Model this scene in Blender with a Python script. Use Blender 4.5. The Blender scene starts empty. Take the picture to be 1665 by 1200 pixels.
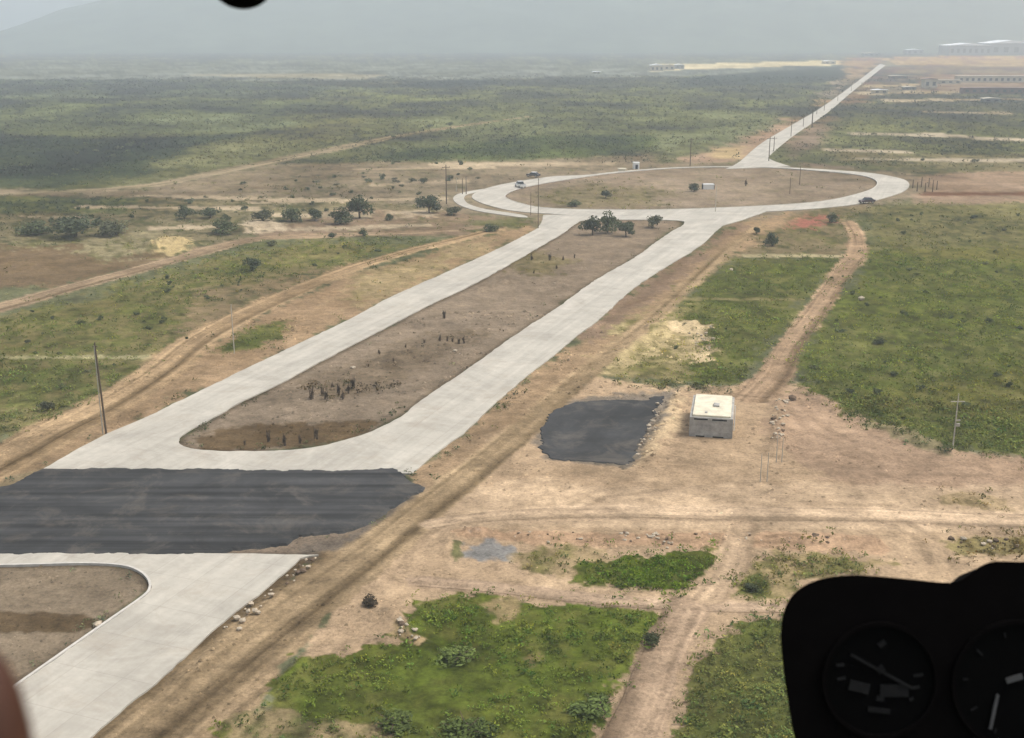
import bpy, bmesh, math, random
import numpy as np
from mathutils import Vector, Matrix

# ------------------------------------------------------------------ camera, sky, sun, exposure
W, HH, F = 1665.0, 1200.0, 1900.0          # photograph size and focal length in its pixels
H = 45.0                                   # flying height of the helicopter
PITCH = math.atan(550.0 / F)
CP, SP = math.cos(PITCH), math.sin(PITCH)
scn = bpy.context.scene
COL = scn.collection
cd = bpy.data.cameras.new('camera')
cd.sensor_width = 36.0
cd.lens = F / W * 36.0
cd.clip_start, cd.clip_end = 0.02, 30000
cd.dof.use_dof = True
cd.dof.focus_distance = 180
cd.dof.aperture_fstop = cd.lens / 2.4       # a 2.4 mm pupil: only the cabin softens
cam = bpy.data.objects.new('camera', cd)
COL.objects.link(cam)
cam.location = (0, 0, H)
cam.rotation_euler = (math.radians(90) - PITCH, 0, 0)
scn.camera = cam

SUN_EL, SUN_AZ = math.radians(58), math.radians(78)     # hazy overcast, light from ahead on the right
world = bpy.data.worlds.new('World')
scn.world = world
world.use_nodes = True
wn, wl = world.node_tree.nodes, world.node_tree.links
sky = wn.new('ShaderNodeTexSky')
sky.sky_type = 'NISHITA'
sky.sun_disc = False
sky.sun_elevation = SUN_EL
sky.sun_rotation = SUN_AZ
sky.dust_density = 5.0
sky.air_density = 1.0
hs = wn.new('ShaderNodeHueSaturation')
hs.inputs['Saturation'].default_value = 0.38
wl.new(sky.outputs[0], hs.inputs['Color'])
wl.new(hs.outputs[0], wn['Background'].inputs[0])
wn['Background'].inputs[1].default_value = 0.15
sd = bpy.data.lights.new('sun', 'SUN')
sd.energy = 1.3
sd.angle = math.radians(12)
sd.color = (1.0, 0.96, 0.90)
sun = bpy.data.objects.new('sun', sd)
COL.objects.link(sun)
sv = Vector((math.sin(SUN_AZ) * math.cos(SUN_EL), math.cos(SUN_AZ) * math.cos(SUN_EL), math.sin(SUN_EL)))
sun.rotation_euler = (-sv).to_track_quat('-Z', 'Y').to_euler()
scn.view_settings.view_transform = 'Standard'
scn.view_settings.look = 'None'
scn.view_settings.gamma = 1.0
scn.view_settings.use_curve_mapping = False
scn.view_settings.exposure = 0.52
scn.cycles.volume_bounces = 1
scn.cycles.max_bounces = 6
HAZE = 0.00037
AIR = np.array([0.50, 0.55, 0.565])          # colour the haze adds, in picture units
KEX = 1.60                                  # picture brightness of a white surface on the ground

rng = np.random.default_rng(7)
random.seed(7)

# ------------------------------------------------------------------ helpers
def gp(x, y, z=0.0):
    """ground point seen at photograph pixel x, y"""
    a, b = (x - W / 2) / F, (HH / 2 - y) / F
    d = np.array([a, b * SP + CP, b * CP - SP])
    t = (z - H) / d[2]
    return np.array([d[0] * t, d[1] * t])
def gps(pts):
    return np.array([gp(*p) for p in pts])
def height_for(Y, ty):
    b = (HH / 2 - ty) / F
    return H + Y * (b * CP - SP) / (CP + b * SP)
def mpp(X, Y):
    return np.sqrt(X * X + Y * Y + H * H) / F
def lin(c):
    c = np.asarray(c, float) / 255.0
    return np.where(c <= 0.04045, c / 12.92, ((c + 0.055) / 1.055) ** 2.4)
def albedo(c):
    return lin(c) / KEX
TAB = rng.random((16, 256, 256))
def vnoise(x, y, s=0):
    t = TAB[s % 16]
    xi, yi = np.floor(x).astype(int), np.floor(y).astype(int)
    fx, fy = x - xi, y - yi
    fx, fy = fx * fx * (3 - 2 * fx), fy * fy * (3 - 2 * fy)
    x0, x1, y0, y1 = xi & 255, (xi + 1) & 255, yi & 255, (yi + 1) & 255
    return (t[x0, y0] * (1 - fx) + t[x1, y0] * fx) * (1 - fy) + (t[x0, y1] * (1 - fx) + t[x1, y1] * fx) * fy
def fbm(x, y, s=0, o=4):
    r, a, n = 0, 0.5, 0
    for i in range(o):
        r = r + a * vnoise(x * 2 ** i + 17.3 * i, y * 2 ** i - 9.1 * i, s + i)
        n += a
        a *= 0.5
    return r / n
def smooth(pts, closed=True, n=6):
    p = np.asarray(pts, float)
    m = len(p)
    out = []
    for i in range(m if closed else m - 1):
        if closed:
            a, b, c, d = p[i - 1], p[i], p[(i + 1) % m], p[(i + 2) % m]
        else:
            a, b, c, d = p[max(i - 1, 0)], p[i], p[i + 1], p[min(i + 2, m - 1)]
        for k in range(n):
            t = k / n
            out.append(0.5 * (2 * b + (c - a) * t + (2 * a - 5 * b + 4 * c - d) * t * t + (3 * b - a - 3 * c + d) * t ** 3))
    if not closed:
        out.append(p[-1])
    return np.array(out)
def seg_dist(X, Y, P, closed=True):
    d = np.full(X.shape, 1e18)
    m = len(P)
    for i in range(m if closed else m - 1):
        a, b = P[i], P[(i + 1) % m]
        e = b - a
        L = e @ e + 1e-9
        t = np.clip(((X - a[0]) * e[0] + (Y - a[1]) * e[1]) / L, 0, 1)
        d = np.minimum(d, (X - a[0] - t * e[0]) ** 2 + (Y - a[1] - t * e[1]) ** 2)
    return np.sqrt(d)
def inside(X, Y, P):
    r = np.zeros(X.shape, bool)
    m = len(P)
    for i in range(m):
        a, b = P[i], P[(i + 1) % m]
        if a[1] == b[1]:
            continue
        c = ((a[1] > Y) != (b[1] > Y)) & (X < (b[0] - a[0]) * (Y - a[1]) / (b[1] - a[1]) + a[0])
        r ^= c
    return r
def sdf(X, Y, P):
    d = seg_dist(X, Y, P)
    return np.where(inside(X, Y, P), d, -d)
def sstep(t):
    t = np.clip(t, 0, 1)
    return t * t * (3 - 2 * t)

def mesh_from(name, V, faces=None, quads=None, tris=None, mat=None, smooth_=False):
    me = bpy.data.meshes.new(name)
    if faces is not None:
        me.from_pydata([tuple(map(float, v)) for v in V], [], [list(map(int, f)) for f in faces])
    else:
        idx = quads if quads is not None else tris
        k = idx.shape[1]
        n = len(idx)
        me.vertices.add(len(V))
        me.vertices.foreach_set('co', np.ascontiguousarray(V, dtype=np.float32).ravel())
        me.loops.add(n * k)
        me.loops.foreach_set('vertex_index', np.ascontiguousarray(idx, dtype=np.int32).ravel())
        me.polygons.add(n)
        me.polygons.foreach_set('loop_start', np.arange(0, n * k, k, dtype=np.int32))
        try:
            me.polygons.foreach_set('loop_total', np.full(n, k, dtype=np.int32))
        except Exception:
            pass
        me.update(calc_edges=True)
    me.validate()
    if smooth_:
        me.polygons.foreach_set('use_smooth', np.ones(len(me.polygons), bool))
    if mat:
        me.materials.append(mat)
    return me
def set_col(me, name, rgb):
    a = me.attributes.new(name, 'FLOAT_COLOR', 'POINT')
    c = np.ones((len(rgb), 4), np.float32)
    c[:, :3] = rgb
    a.data.foreach_set('color', c.ravel())
def link(name, me, parent=None, loc=None, rot=None, scale=None):
    o = bpy.data.objects.new(name, me)
    COL.objects.link(o)
    if parent is not None:
        o.parent = parent
    if loc is not None:
        o.location = loc
    if rot is not None:
        o.rotation_euler = rot
    if scale is not None:
        o.scale = scale if hasattr(scale, '__len__') else (scale,) * 3
    return o
def tag(o, label=None, cat=None, group=None, kind=None):
    if label: o['label'] = label
    if cat: o['category'] = cat
    if group: o['group'] = group
    if kind: o['kind'] = kind
    return o
def thing(name, label, cat, loc=(0, 0, 0), rz=0.0, group=None):
    return tag(link(name, None, None, loc, (0, 0, rz)), label, cat, group)

class MB:
    """collects simple shapes into one mesh"""
    def __init__(self):
        self.v, self.f = [], []
    def add(self, v, f):
        o = len(self.v)
        self.v += [tuple(p) for p in v]
        self.f += [[i + o for i in q] for q in f]
        return self
    def box(self, x0, x1, y0, y1, z0, z1, rz=0.0, c=(0, 0)):
        p = []
        for z in (z0, z1):
            for x, y in ((x0, y0), (x1, y0), (x1, y1), (x0, y1)):
                dx, dy = x - c[0], y - c[1]
                p.append((c[0] + dx * math.cos(rz) - dy * math.sin(rz), c[1] + dx * math.sin(rz) + dy * math.cos(rz), z))
        return self.add(p, [(3, 2, 1, 0), (4, 5, 6, 7), (0, 1, 5, 4), (1, 2, 6, 5), (2, 3, 7, 6), (3, 0, 4, 7)])
    def tube(self, pts, radii, n=8, caps=True):
        pts = [Vector(p) for p in pts]
        rings = []
        for i, p in enumerate(pts):
            d = (pts[min(i + 1, len(pts) - 1)] - pts[max(i - 1, 0)]).normalized()
            u = d.cross(Vector((0.31, 0.93, 0.17))).normalized()
            w = d.cross(u)
            rings.append([p + (u * math.cos(2 * math.pi * k / n) + w * math.sin(2 * math.pi * k / n)) * radii[i] for k in range(n)])
        v = [q for r in rings for q in r]
        f = []
        for i in range(len(pts) - 1):
            for k in range(n):
                f.append((i * n + k, i * n + (k + 1) % n, (i + 1) * n + (k + 1) % n, (i + 1) * n + k))
        if caps:
            f.append(tuple(reversed(range(n))))
            f.append(tuple(range((len(pts) - 1) * n, len(pts) * n)))
        return self.add(v, f)
    def prism(self, outline, z0, z1):
        n = len(outline)
        v = [(x, y, z0) for x, y in outline] + [(x, y, z1) for x, y in outline]
        f = [tuple(reversed(range(n))), tuple(range(n, 2 * n))]
        f += [(k, (k + 1) % n, n + (k + 1) % n, n + k) for k in range(n)]
        return self.add(v, f)
    def mesh(self, name, mat=None, smooth_=False, bevel=0.0):
        me = mesh_from(name, self.v, faces=self.f, smooth_=False)
        bm = bmesh.new()
        bm.from_mesh(me)
        bmesh.ops.recalc_face_normals(bm, faces=bm.faces)
        if bevel:
            bmesh.ops.bevel(bm, geom=list(bm.edges), offset=bevel, segments=2, affect='EDGES', clamp_overlap=True)
        bm.to_mesh(me)
        bm.free()
        if smooth_:
            me.polygons.foreach_set('use_smooth', np.ones(len(me.polygons), bool))
        if mat:
            me.materials.append(mat)
        return me
    def build(self, name, mat, parent=None, **k):
        kw = {q: k.pop(q) for q in ('loc', 'rot', 'scale') if q in k}
        return link(name, self.mesh(name, mat, **k), parent, **kw)

# ------------------------------------------------------------------ materials
MATS = {}
def new_mat(name):
    m = bpy.data.materials.new(name)
    m.use_nodes = True
    n, l = m.node_tree.nodes, m.node_tree.links
    b = n['Principled BSDF']
    b.inputs['Roughness'].default_value = 0.9
    b.inputs['Specular IOR Level'].default_value = 0.15
    MATS[name] = m
    return m, n, l, b
def noise_node(n, l, scale, detail=4.0, rough=0.6, vec=None, dist=0.0):
    t = n.new('ShaderNodeTexNoise')
    t.inputs['Scale'].default_value = scale
    t.inputs['Detail'].default_value = detail
    t.inputs['Roughness'].default_value = rough
    t.inputs['Distortion'].default_value = dist
    if vec is not None:
        l.new(vec, t.inputs['Vector'])
    return t
def ramp(n, l, src, stops):
    r = n.new('ShaderNodeValToRGB')
    e = r.color_ramp.elements
    while len(e) < len(stops):
        e.new(0.5)
    for q, (p, c) in zip(e, stops):
        q.position = p
        q.color = (c, c, c, 1) if not hasattr(c, '__len__') else (*c, 1)
    l.new(src, r.inputs[0])
    return r.outputs[0]
def mul(n, l, a, b, fac=1.0, mode='MULTIPLY'):
    m = n.new('ShaderNodeMix')
    m.data_type = 'RGBA'
    m.blend_type = mode
    m.inputs[0].default_value = fac
    for s, i in ((a, 6), (b, 7)):
        if hasattr(s, 'links') or hasattr(s, 'is_linked'):
            l.new(s, m.inputs[i])
        else:
            m.inputs[i].default_value = (*s, 1)
    return m.outputs[2]
def plain(name, rgb, rough=0.85, var=0.25, scale=3.0, spec=0.2, bump=0.0, metal=0.0):
    m, n, l, b = new_mat(name)
    tc = n.new('ShaderNodeTexCoord')
    t = noise_node(n, l, scale, 5, 0.65, tc.outputs['Object'])
    g = ramp(n, l, t.outputs[0], [(0.3, 1 - var), (0.7, 1 + var * 0.6)])
    l.new(mul(n, l, tuple(rgb), g), b.inputs['Base Color'])
    b.inputs['Roughness'].default_value = rough
    b.inputs['Specular IOR Level'].default_value = spec
    b.inputs['Metallic'].default_value = metal
    if bump:
        bp = n.new('ShaderNodeBump')
        bp.inputs['Strength'].default_value = bump
        l.new(t.outputs[0], bp.inputs['Height'])
        l.new(bp.outputs[0], b.inputs['Normal'])
    return m

def ground_material():
    m, n, l, b = new_mat('bare_earth')
    at = n.new('ShaderNodeAttribute')
    at.attribute_name = 'base'
    tc = n.new('ShaderNodeTexCoord')
    ob = tc.outputs['Object']
    t1 = noise_node(n, l, 0.8, 8, 0.78, ob)
    t2 = noise_node(n, l, 0.14, 5, 0.65, ob)
    t3 = noise_node(n, l, 0.016, 5, 0.65, ob)
    g1 = ramp(n, l, t1.outputs[0], [(0.30, 0.62), (0.5, 1.06), (0.70, 1.38)])
    g2 = ramp(n, l, t2.outputs[0], [(0.33, 0.78), (0.67, 1.18)])
    g3 = ramp(n, l, t3.outputs[0], [(0.35, 0.9), (0.65, 1.1)])
    c = mul(n, l, mul(n, l, mul(n, l, at.outputs['Color'], g1), g2), g3)
    t5 = noise_node(n, l, 3.2, 4, 0.7, ob)
    c = mul(n, l, c, ramp(n, l, t5.outputs[0], [(0.33, 0.87), (0.67, 1.13)]))
    # stones and clods
    vo = n.new('ShaderNodeTexVoronoi')
    vo.inputs['Scale'].default_value = 1.6
    l.new(ob, vo.inputs['Vector'])
    s = ramp(n, l, vo.outputs['Distance'], [(0.0, 1.25), (0.16, 1.0)])
    c = mul(n, l, c, s, 0.7)
    l.new(c, b.inputs['Base Color'])
    b.inputs['Roughness'].default_value = 1.0
    b.inputs['Specular IOR Level'].default_value = 0.05
    bp = n.new('ShaderNodeBump')
    bp.inputs['Strength'].default_value = 0.5
    bp.inputs['Distance'].default_value = 0.25
    l.new(t1.outputs[0], bp.inputs['Height'])
    l.new(bp.outputs[0], b.inputs['Normal'])
    return m
GROUND = ground_material()

def road_material(name, rgb, angle, streak, blot, joint=0.0, dust=0.0):
    m, n, l, b = new_mat(name)
    tc = n.new('ShaderNodeTexCoord')
    mp = n.new('ShaderNodeMapping')
    mp.inputs['Rotation'].default_value = (0, 0, angle)
    l.new(tc.outputs['Object'], mp.inputs['Vector'])
    m2 = n.new('ShaderNodeMapping')
    m2.inputs['Scale'].default_value = (1.0, 0.03, 1.0)
    l.new(mp.outputs[0], m2.inputs['Vector'])
    t1 = noise_node(n, l, 0.75, 4, 0.6, m2.outputs[0])
    t2 = noise_node(n, l, 0.11, 6, 0.7, tc.outputs['Object'], 1.0)
    t3 = noise_node(n, l, 1.3, 5, 0.7, tc.outputs['Object'])
    c = mul(n, l, tuple(rgb), ramp(n, l, t1.outputs[0], [(0.35, 1 - streak), (0.65, 1 + streak * 0.5)]))
    c = mul(n, l, c, ramp(n, l, t2.outputs[0], [(0.33, 1 - blot), (0.62, 1 + blot * 0.4)]))
    c = mul(n, l, c, ramp(n, l, t3.outputs[0], [(0.3, 0.93), (0.7, 1.05)]))
    if dust:
        t4 = noise_node(n, l, 0.22, 9, 0.75, tc.outputs['Object'], 0.6)
        fac = ramp(n, l, t4.outputs[0], [(0.50, 0.0), (0.72, dust)])
        mxn = n.new('ShaderNodeMix')
        mxn.data_type = 'RGBA'
        l.new(fac, mxn.inputs[0])
        l.new(c, mxn.inputs[6])
        mxn.inputs[7].default_value = (0.30, 0.25, 0.19, 1)
        c = mxn.outputs[2]
    if joint:
        br = n.new('ShaderNodeTexBrick')
        br.offset = 0.0
        br.inputs['Scale'].default_value = 1.0
        br.inputs['Brick Width'].default_value = 4.4
        br.inputs['Row Height'].default_value = 5.0
        br.inputs['Mortar Size'].default_value = 0.035
        br.inputs['Mortar Smooth'].default_value = 0.6
        br.inputs['Color1'].default_value = (1, 1, 1, 1)
        br.inputs['Color2'].default_value = (0.95, 0.95, 0.95, 1)
        br.inputs['Mortar'].default_value = (1 - joint,) * 3 + (1,)
        l.new(mp.outputs[0], br.inputs['Vector'])
        c = mul(n, l, c, br.outputs[0])
    l.new(c, b.inputs['Base Color'])
    b.inputs['Roughness'].default_value = 0.88
    return m
ROADDIR = math.radians(20.8)
CONC = road_material('worn_concrete', (0.445, 0.412, 0.348), ROADDIR, 0.11, 0.2, 0.2, 0.5)
ASPH = road_material('fresh_asphalt', (0.046, 0.0455, 0.0452), math.radians(90), 0.5, 0.3, 0.0, 0.22)
KERB = plain('kerb_concrete', (0.50, 0.47, 0.42), 0.9, 0.2, 1.5)
WOOD = plain('weathered_wood', (0.105, 0.075, 0.05), 0.9, 0.35, 4)
PALEPOLE = plain('pale_pole', (0.42, 0.39, 0.33), 0.8, 0.2, 3)
GREYBLOCK = plain('grey_block', (0.36, 0.345, 0.315), 0.95, 0.35, 1.1, bump=0.3)
CREAM = plain('cream_render', (0.64, 0.58, 0.44), 0.9, 0.25, 0.8)
DARK = plain('dark_opening', (0.02, 0.02, 0.02), 0.9, 0.1)
WHITEP = plain('white_paint', (0.74, 0.74, 0.72), 0.4, 0.06, spec=0.5)
DARKP = plain('dark_paint', (0.035, 0.03, 0.035), 0.35, 0.1, spec=0.5)
GLASS = plain('dark_glass', (0.015, 0.018, 0.02), 0.08, 0.05, spec=0.6)
RUBBER = plain('tyre_rubber', (0.018, 0.018, 0.018), 0.9, 0.1)
STONE = plain('pale_stone', (0.42, 0.35, 0.26), 0.95, 0.35, 2.0, bump=0.4)
DARKSTONE = plain('brown_clod', (0.13, 0.09, 0.06), 0.95, 0.35, 2.0, bump=0.4)
DEADWOOD = plain('dead_stem', (0.09, 0.064, 0.044), 0.95, 0.35, 5.0)
METALROOF = plain('white_metal_roof', (0.86, 0.87, 0.88), 0.45, 0.05, 0.05, 0.4)
FARWALL = plain('grey_far_wall', (0.28, 0.28, 0.29), 0.9, 0.15, 0.05)
FARCREAM = plain('pale_far_wall', (0.50, 0.45, 0.36), 0.9, 0.15, 0.1)
FARGLASS = plain('dull_far_window', (0.10, 0.10, 0.11), 0.6, 0.2, 0.3)
FARPINK = plain('pink_brick_wall', (0.22, 0.14, 0.13), 0.9, 0.2, 0.2)
PANELBLACK = plain('panel_black', (0.0035, 0.003, 0.003), 0.95, 0.2, 40, 0.02)
GAUGEBLACK = plain('gauge_black', (0.002, 0.002, 0.002), 0.8, 0.1, 40, 0.03)
DIALGREY = plain('dial_grey', (0.014, 0.014, 0.014), 0.9, 0.3, 60, 0.02)
DIALPALE = plain('dial_pale', (0.07, 0.07, 0.07), 0.9, 0.25, 60, 0.02)

def foliage_material(name, gain=1.0):
    m, n, l, b = new_mat(name)
    at = n.new('ShaderNodeAttribute')
    at.attribute_name = 'base'
    oi = n.new('ShaderNodeObjectInfo')
    g = ramp(n, l, oi.outputs['Random'], [(0.0, 0.75 * gain), (1.0, 1.25 * gain)])
    c = mul(n, l, at.outputs['Color'], g)
    l.new(c, b.inputs['Base Color'])
    b.inputs['Roughness'].default_value = 0.75
    b.inputs['Specular IOR Level'].default_value = 0.15
    tr = n.new('ShaderNodeBsdfTranslucent')
    l.new(c, tr.inputs['Color'])
    mx = n.new('ShaderNodeMixShader')
    mx.inputs[0].default_value = 0.25
    l.new(b.outputs[0], mx.inputs[1])
    l.new(tr.outputs[0], mx.inputs[2])
    l.new(mx.outputs[0], n['Material Output'].inputs['Surface'])
    return m
LEAF = foliage_material('leaf')

# ------------------------------------------------------------------ layout of roads (photograph pixels laid on the ground)
left_outer = [(70, 764), (161, 713), (245, 676), (336, 632), (447, 578), (560, 524), (641, 481), (718, 447), (806, 407), (850, 385), (873, 372), (880, 362), (884, 350)]
right_outer = [(1250, 343), (1202, 360), (1172, 370), (1139, 400), (1068, 444), (1021, 477), (974, 520), (937, 548), (886, 590), (849, 619), (806, 656), (752, 706), (711, 736), (668, 772)]
island1 = [(881, 400), (785, 455), (698, 497), (594, 551), (504, 598), (447, 629), (397, 652), (367, 669), (313, 699), (292, 714), (291, 722), (306, 730), (340, 734), (400, 735), (471, 733),
           (525, 726), (560, 717), (604, 703), (651, 679), (685, 652), (765, 598), (839, 545), (913, 496), (967, 457), (1031, 420), (1062, 398), (1090, 378), (1112, 365), (1100, 359), (1020, 358), (955, 358), (937, 364), (915, 380)]
bottom_road = [(-700, 898), (0, 900), (480, 903), (489, 909), (437, 955), (353, 1022), (279, 1089), (161, 1187), (60, 1275), (-150, 1275), (-60, 1185), (0, 1137), (37, 1111), (135, 1042), (188, 1005), (235, 972), (246, 958), (244, 944), (229, 930), (198, 920), (130, 917), (7, 920), (-300, 924), (-700, 928)]
ring_inner = [(819, 318), (829, 326), (853, 333), (886, 339), (987, 342), (1105, 341), (1250, 335), (1340, 328), (1391, 317), (1419, 308), (1428, 298), (1418, 290), (1391, 284), (1340, 279), (1273, 274), (1206, 272), (1120, 273), (1050, 277), (987, 283), (937, 290), (886, 298), (843, 307)]
slip = [(737, 322), (745, 316), (765, 311), (800, 306), (802, 308), (770, 314), (757, 318), (755, 325), (764, 333), (792, 341), (850, 350), (850, 354), (785, 345), (757, 338), (741, 330)]
far_left = [(1180, 275), (1203, 263), (1240, 232), (1297, 198), (1340, 172), (1391, 135), (1431, 104)]
far_right = [(1440, 106), (1391, 145), (1347, 182), (1293, 219), (1256, 249), (1252, 259), (1285, 271)]
asphalt = [(-700, 800), (-100, 796), (0, 794), (40, 780), (72, 765), (250, 764), (430, 766), (560, 767), (636, 762), (656, 774), (672, 786), (690, 793), (668, 806), (640, 824), (604, 846), (578, 860), (555, 866), (481, 872), (462, 885), (377, 894), (330, 902), (180, 902), (7, 902), (-700, 900)]
pad = [(879, 712), (884, 692), (903, 668), (938, 655), (1000, 651), (1052, 650), (1074, 644), (1080, 648), (1068, 664), (1055, 690), (1040, 716), (1030, 735), (1022, 756), (1000, 754), (950, 749), (905, 746), (884, 736)]

G = {}
G['left_outer'] = smooth(gps(left_outer), False)
G['right_outer'] = smooth(gps(right_outer), False)
G['island1'] = smooth(gps(island1), True, 5)
G['bottom'] = smooth(gps(bottom_road), True, 4)
G['ring_in'] = smooth(gps(ring_inner), True, 6)
def offset_closed(P, d):
    t = np.roll(P, -1, 0) - np.roll(P, 1, 0)
    n = np.stack([t[:, 1], -t[:, 0]], 1)
    n /= np.linalg.norm(n, axis=1)[:, None]
    area = np.sum(P[:, 0] * np.roll(P[:, 1], -1) - np.roll(P[:, 0], -1) * P[:, 1])
    return P + n * (d if area > 0 else -d)
for _ in range(6):      # even the ring out: a road laid by surveyors, not by hand
    G['ring_in'] = (np.roll(G['ring_in'], 1, 0) + G['ring_in'] * 2 + np.roll(G['ring_in'], -1, 0)) / 4
rc = G['ring_in'].mean(0)
ra = np.degrees(np.arctan2(G['ring_in'][:, 0] - rc[0], G['ring_in'][:, 1] - rc[1]))      # 0 = far side
rw = np.interp(ra, [-180, -95, -62, -48, 30, 48, 75, 180], [9.2, 9.2, 8.6, 2.4, 2.2, 5.0, 9.2, 9.2])
rn = offset_closed(G['ring_in'], 1.0) - G['ring_in']
G['ring_out'] = G['ring_in'] + rn * rw[:, None]
G['slip'] = smooth(gps(slip), True, 4)
G['far'] = np.vstack([smooth(gps(far_left), False), smooth(gps(far_right), False)])
G['dual'] = np.vstack([G['left_outer'], G['right_outer']])
def rough_edge(P, amp, seg, fr=0.9, closed=True):
    out = []
    for i in range(len(P) if closed else len(P) - 1):
        a, b = P[i], P[(i + 1) % len(P)]
        k = max(1, int(np.linalg.norm(b - a) / seg))
        for j in range(k):
            out.append(a + (b - a) * j / k)
    if not closed:
        out.append(P[-1])
    out = np.array(out)
    f2 = fr / 4
    q = lambda a: fbm(out[:, 0] * fr, out[:, 1] * fr, a, 3) + fbm(out[:, 0] * f2, out[:, 1] * f2, a + 2, 2) - 1
    return out + amp * 1.3 * np.stack([q(3), q(8)], 1)
G['asphalt'] = rough_edge(smooth(gps(asphalt), True, 2), 0.5, 0.35, 2.6)
G['pad'] = rough_edge(smooth(gps(pad), True, 2), 0.75, 0.3, 2.2)
for nme in ('left_outer', 'right_outer'):
    G[nme] = rough_edge(G[nme], 0.22, 0.8, 1.5, False)
for nme in ('island1', 'bottom'):
    G[nme] = rough_edge(G[nme], 0.22, 0.8, 1.5)
G['dual'] = np.vstack([G['left_outer'], G['right_outer']])

# dirt tracks: centre line in pixels with a width in pixels at each point
TRACKS = {
    'left':  [(-160, 830, 130), (0, 752, 112), (90, 703, 100), (180, 655, 88), (265, 600, 80), (330, 548, 68), (440, 491, 52), (560, 441, 42), (650, 413, 36), (750, 388, 32), (815, 372, 26)],
    'field': [(-300, 575, 90), (0, 500, 56), (100, 472, 48), (230, 437, 42), (300, 418, 38), (370, 398, 40), (430, 387, 40), (560, 381, 40), (700, 376, 34), (800, 368, 22)],
    'plain': [(-300, 324, 30), (7, 316, 30), (219, 304, 34), (336, 284, 38), (450, 261, 40), (560, 239, 38), (644, 222, 24), (769, 202, 12), (860, 190, 5)],
    'right': [(1225, 645, 70), (1262, 606, 62), (1278, 570, 46), (1313, 525, 40), (1338, 490, 38), (1370, 442, 36), (1392, 412, 32), (1393, 385, 28), (1380, 362, 26)],
    'road':  [(60, 1330, 190), (240, 1180, 150), (400, 1050, 130), (520, 960, 110), (620, 885, 95), (700, 820, 85), (790, 750, 62), (880, 672, 48), (960, 600, 40), (1050, 528, 32), (1130, 455, 27), (1190, 400, 22), (1240, 365, 16)],
    'sand':  [(700, 852, 40), (820, 838, 50), (1000, 832, 56), (1200, 836, 60), (1420, 838, 60), (1665, 846, 60), (2100, 852, 60)],
    'lower': [(680, 945, 40), (800, 955, 42), (950, 972, 40), (1100, 985, 40), (1250, 990, 34), (1500, 985, 36)],
    'spur':  [(1120, 985, 70), (1080, 1060, 74), (1050, 1140, 84), (1010, 1230, 100), (960, 1310, 110)],
    'gap':   [(1150, 975, 50), (1185, 930, 50), (1200, 890, 50), (1210, 855, 50)],
}
TR = {}
for k, t in TRACKS.items():
    c = gps([(a, b) for a, b, _ in t])
    w = np.array([wd * mpp(*p) for (a, b, wd), p in zip(t, c)])
    s = smooth(np.column_stack([c, w]), False, 8)
    TR[k] = (s[:, :2], s[:, 2])

# ------------------------------------------------------------------ soil colours and plant cover on the ground
# polygon, soil colour, edge softness px, ragged edge px, cover 0-1, plant colour
ZONES = []
def Z(pts, rgb, soft=4, rag=6, veg=0.0, vcol=(92, 104, 56), amt=1.0):
    ZONES.append((gps(pts), albedo(rgb), lin(rgb), soft, rag, veg, lin(vcol), amt))
OL = (104, 110, 72)
# far plain, from the horizon towards us
Z([(-2500, 66), (3800, 66), (3800, 131), (1700, 118), (1400, 112), (1100, 124), (700, 130), (300, 131), (-2500, 134)], (150, 156, 153), 9, 10, 0.3, (122, 130, 120))
Z([(-900, 130), (280, 130), (500, 140), (760, 146), (500, 158), (300, 160), (-900, 166)], (124, 132, 122), 10, 12, 0.6, (112, 121, 108))
Z([(-900, 166), (300, 160), (560, 165), (420, 215), (200, 222), (-900, 215)], (124, 131, 108), 10, 12, 0.5, (108, 117, 92))
Z([(-900, 212), (0, 214), (150, 224), (260, 222), (430, 216), (330, 240), (272, 265), (245, 285), (90, 307), (-900, 316)], (90, 99, 84), 9, 12, 1.0, (82, 93, 74))
Z([(430, 216), (600, 190), (560, 235), (450, 258), (330, 284), (219, 305), (100, 309), (245, 287), (272, 268), (330, 243)], (126, 126, 98), 5, 6, 0.45, (105, 112, 80))
Z([(700, 132), (800, 129), (820, 138), (700, 143), (640, 140)], (92, 106, 98), 3, 3, 0.9, (82, 96, 86))
Z([(560, 150), (1380, 118), (1330, 165), (1200, 235), (1080, 222), (1050, 248), (900, 262), (570, 262), (650, 225), (770, 203), (600, 190)], (128, 133, 106), 10, 14, 0.5, (112, 120, 90))
Z([(1110, 128), (1250, 116), (1372, 108), (1370, 131), (1110, 142)], (100, 114, 88), 3, 3, 0.85, (86, 102, 76))
Z([(880, 222), (1050, 221), (1048, 240), (980, 258), (700, 262), (590, 258), (680, 240)], (106, 116, 82), 3, 4, 0.7, (94, 106, 70))
Z([(330, 122), (520, 119), (620, 121), (600, 128), (420, 127)], (166, 164, 152), 2, 3)
Z([(1056, 103), (1130, 104), (1362, 98), (1362, 106), (1240, 109), (1130, 113), (1060, 116)], (205, 196, 172), 1, 2)
Z([(1370, 96), (1435, 92), (1432, 104), (1395, 130), (1340, 160), (1370, 128), (1374, 108)], (172, 160, 148), 2, 3)
Z([(1448, 92), (1700, 90), (2400, 88), (2400, 110), (1660, 110), (1448, 106)], (180, 168, 152), 2, 3)
Z([(1440, 108), (1520, 107), (2400, 110), (2400, 121), (1500, 120), (1420, 122)], (154, 149, 140), 3, 4, 0.1, (120, 124, 112))
Z([(1390, 126), (1500, 122), (1500, 152), (1350, 160)], (142, 138, 130), 3, 4, 0.2)
Z([(1490, 120), (2400, 118), (2400, 150), (1490, 152)], (158, 146, 136), 3, 4, 0.1)
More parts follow.
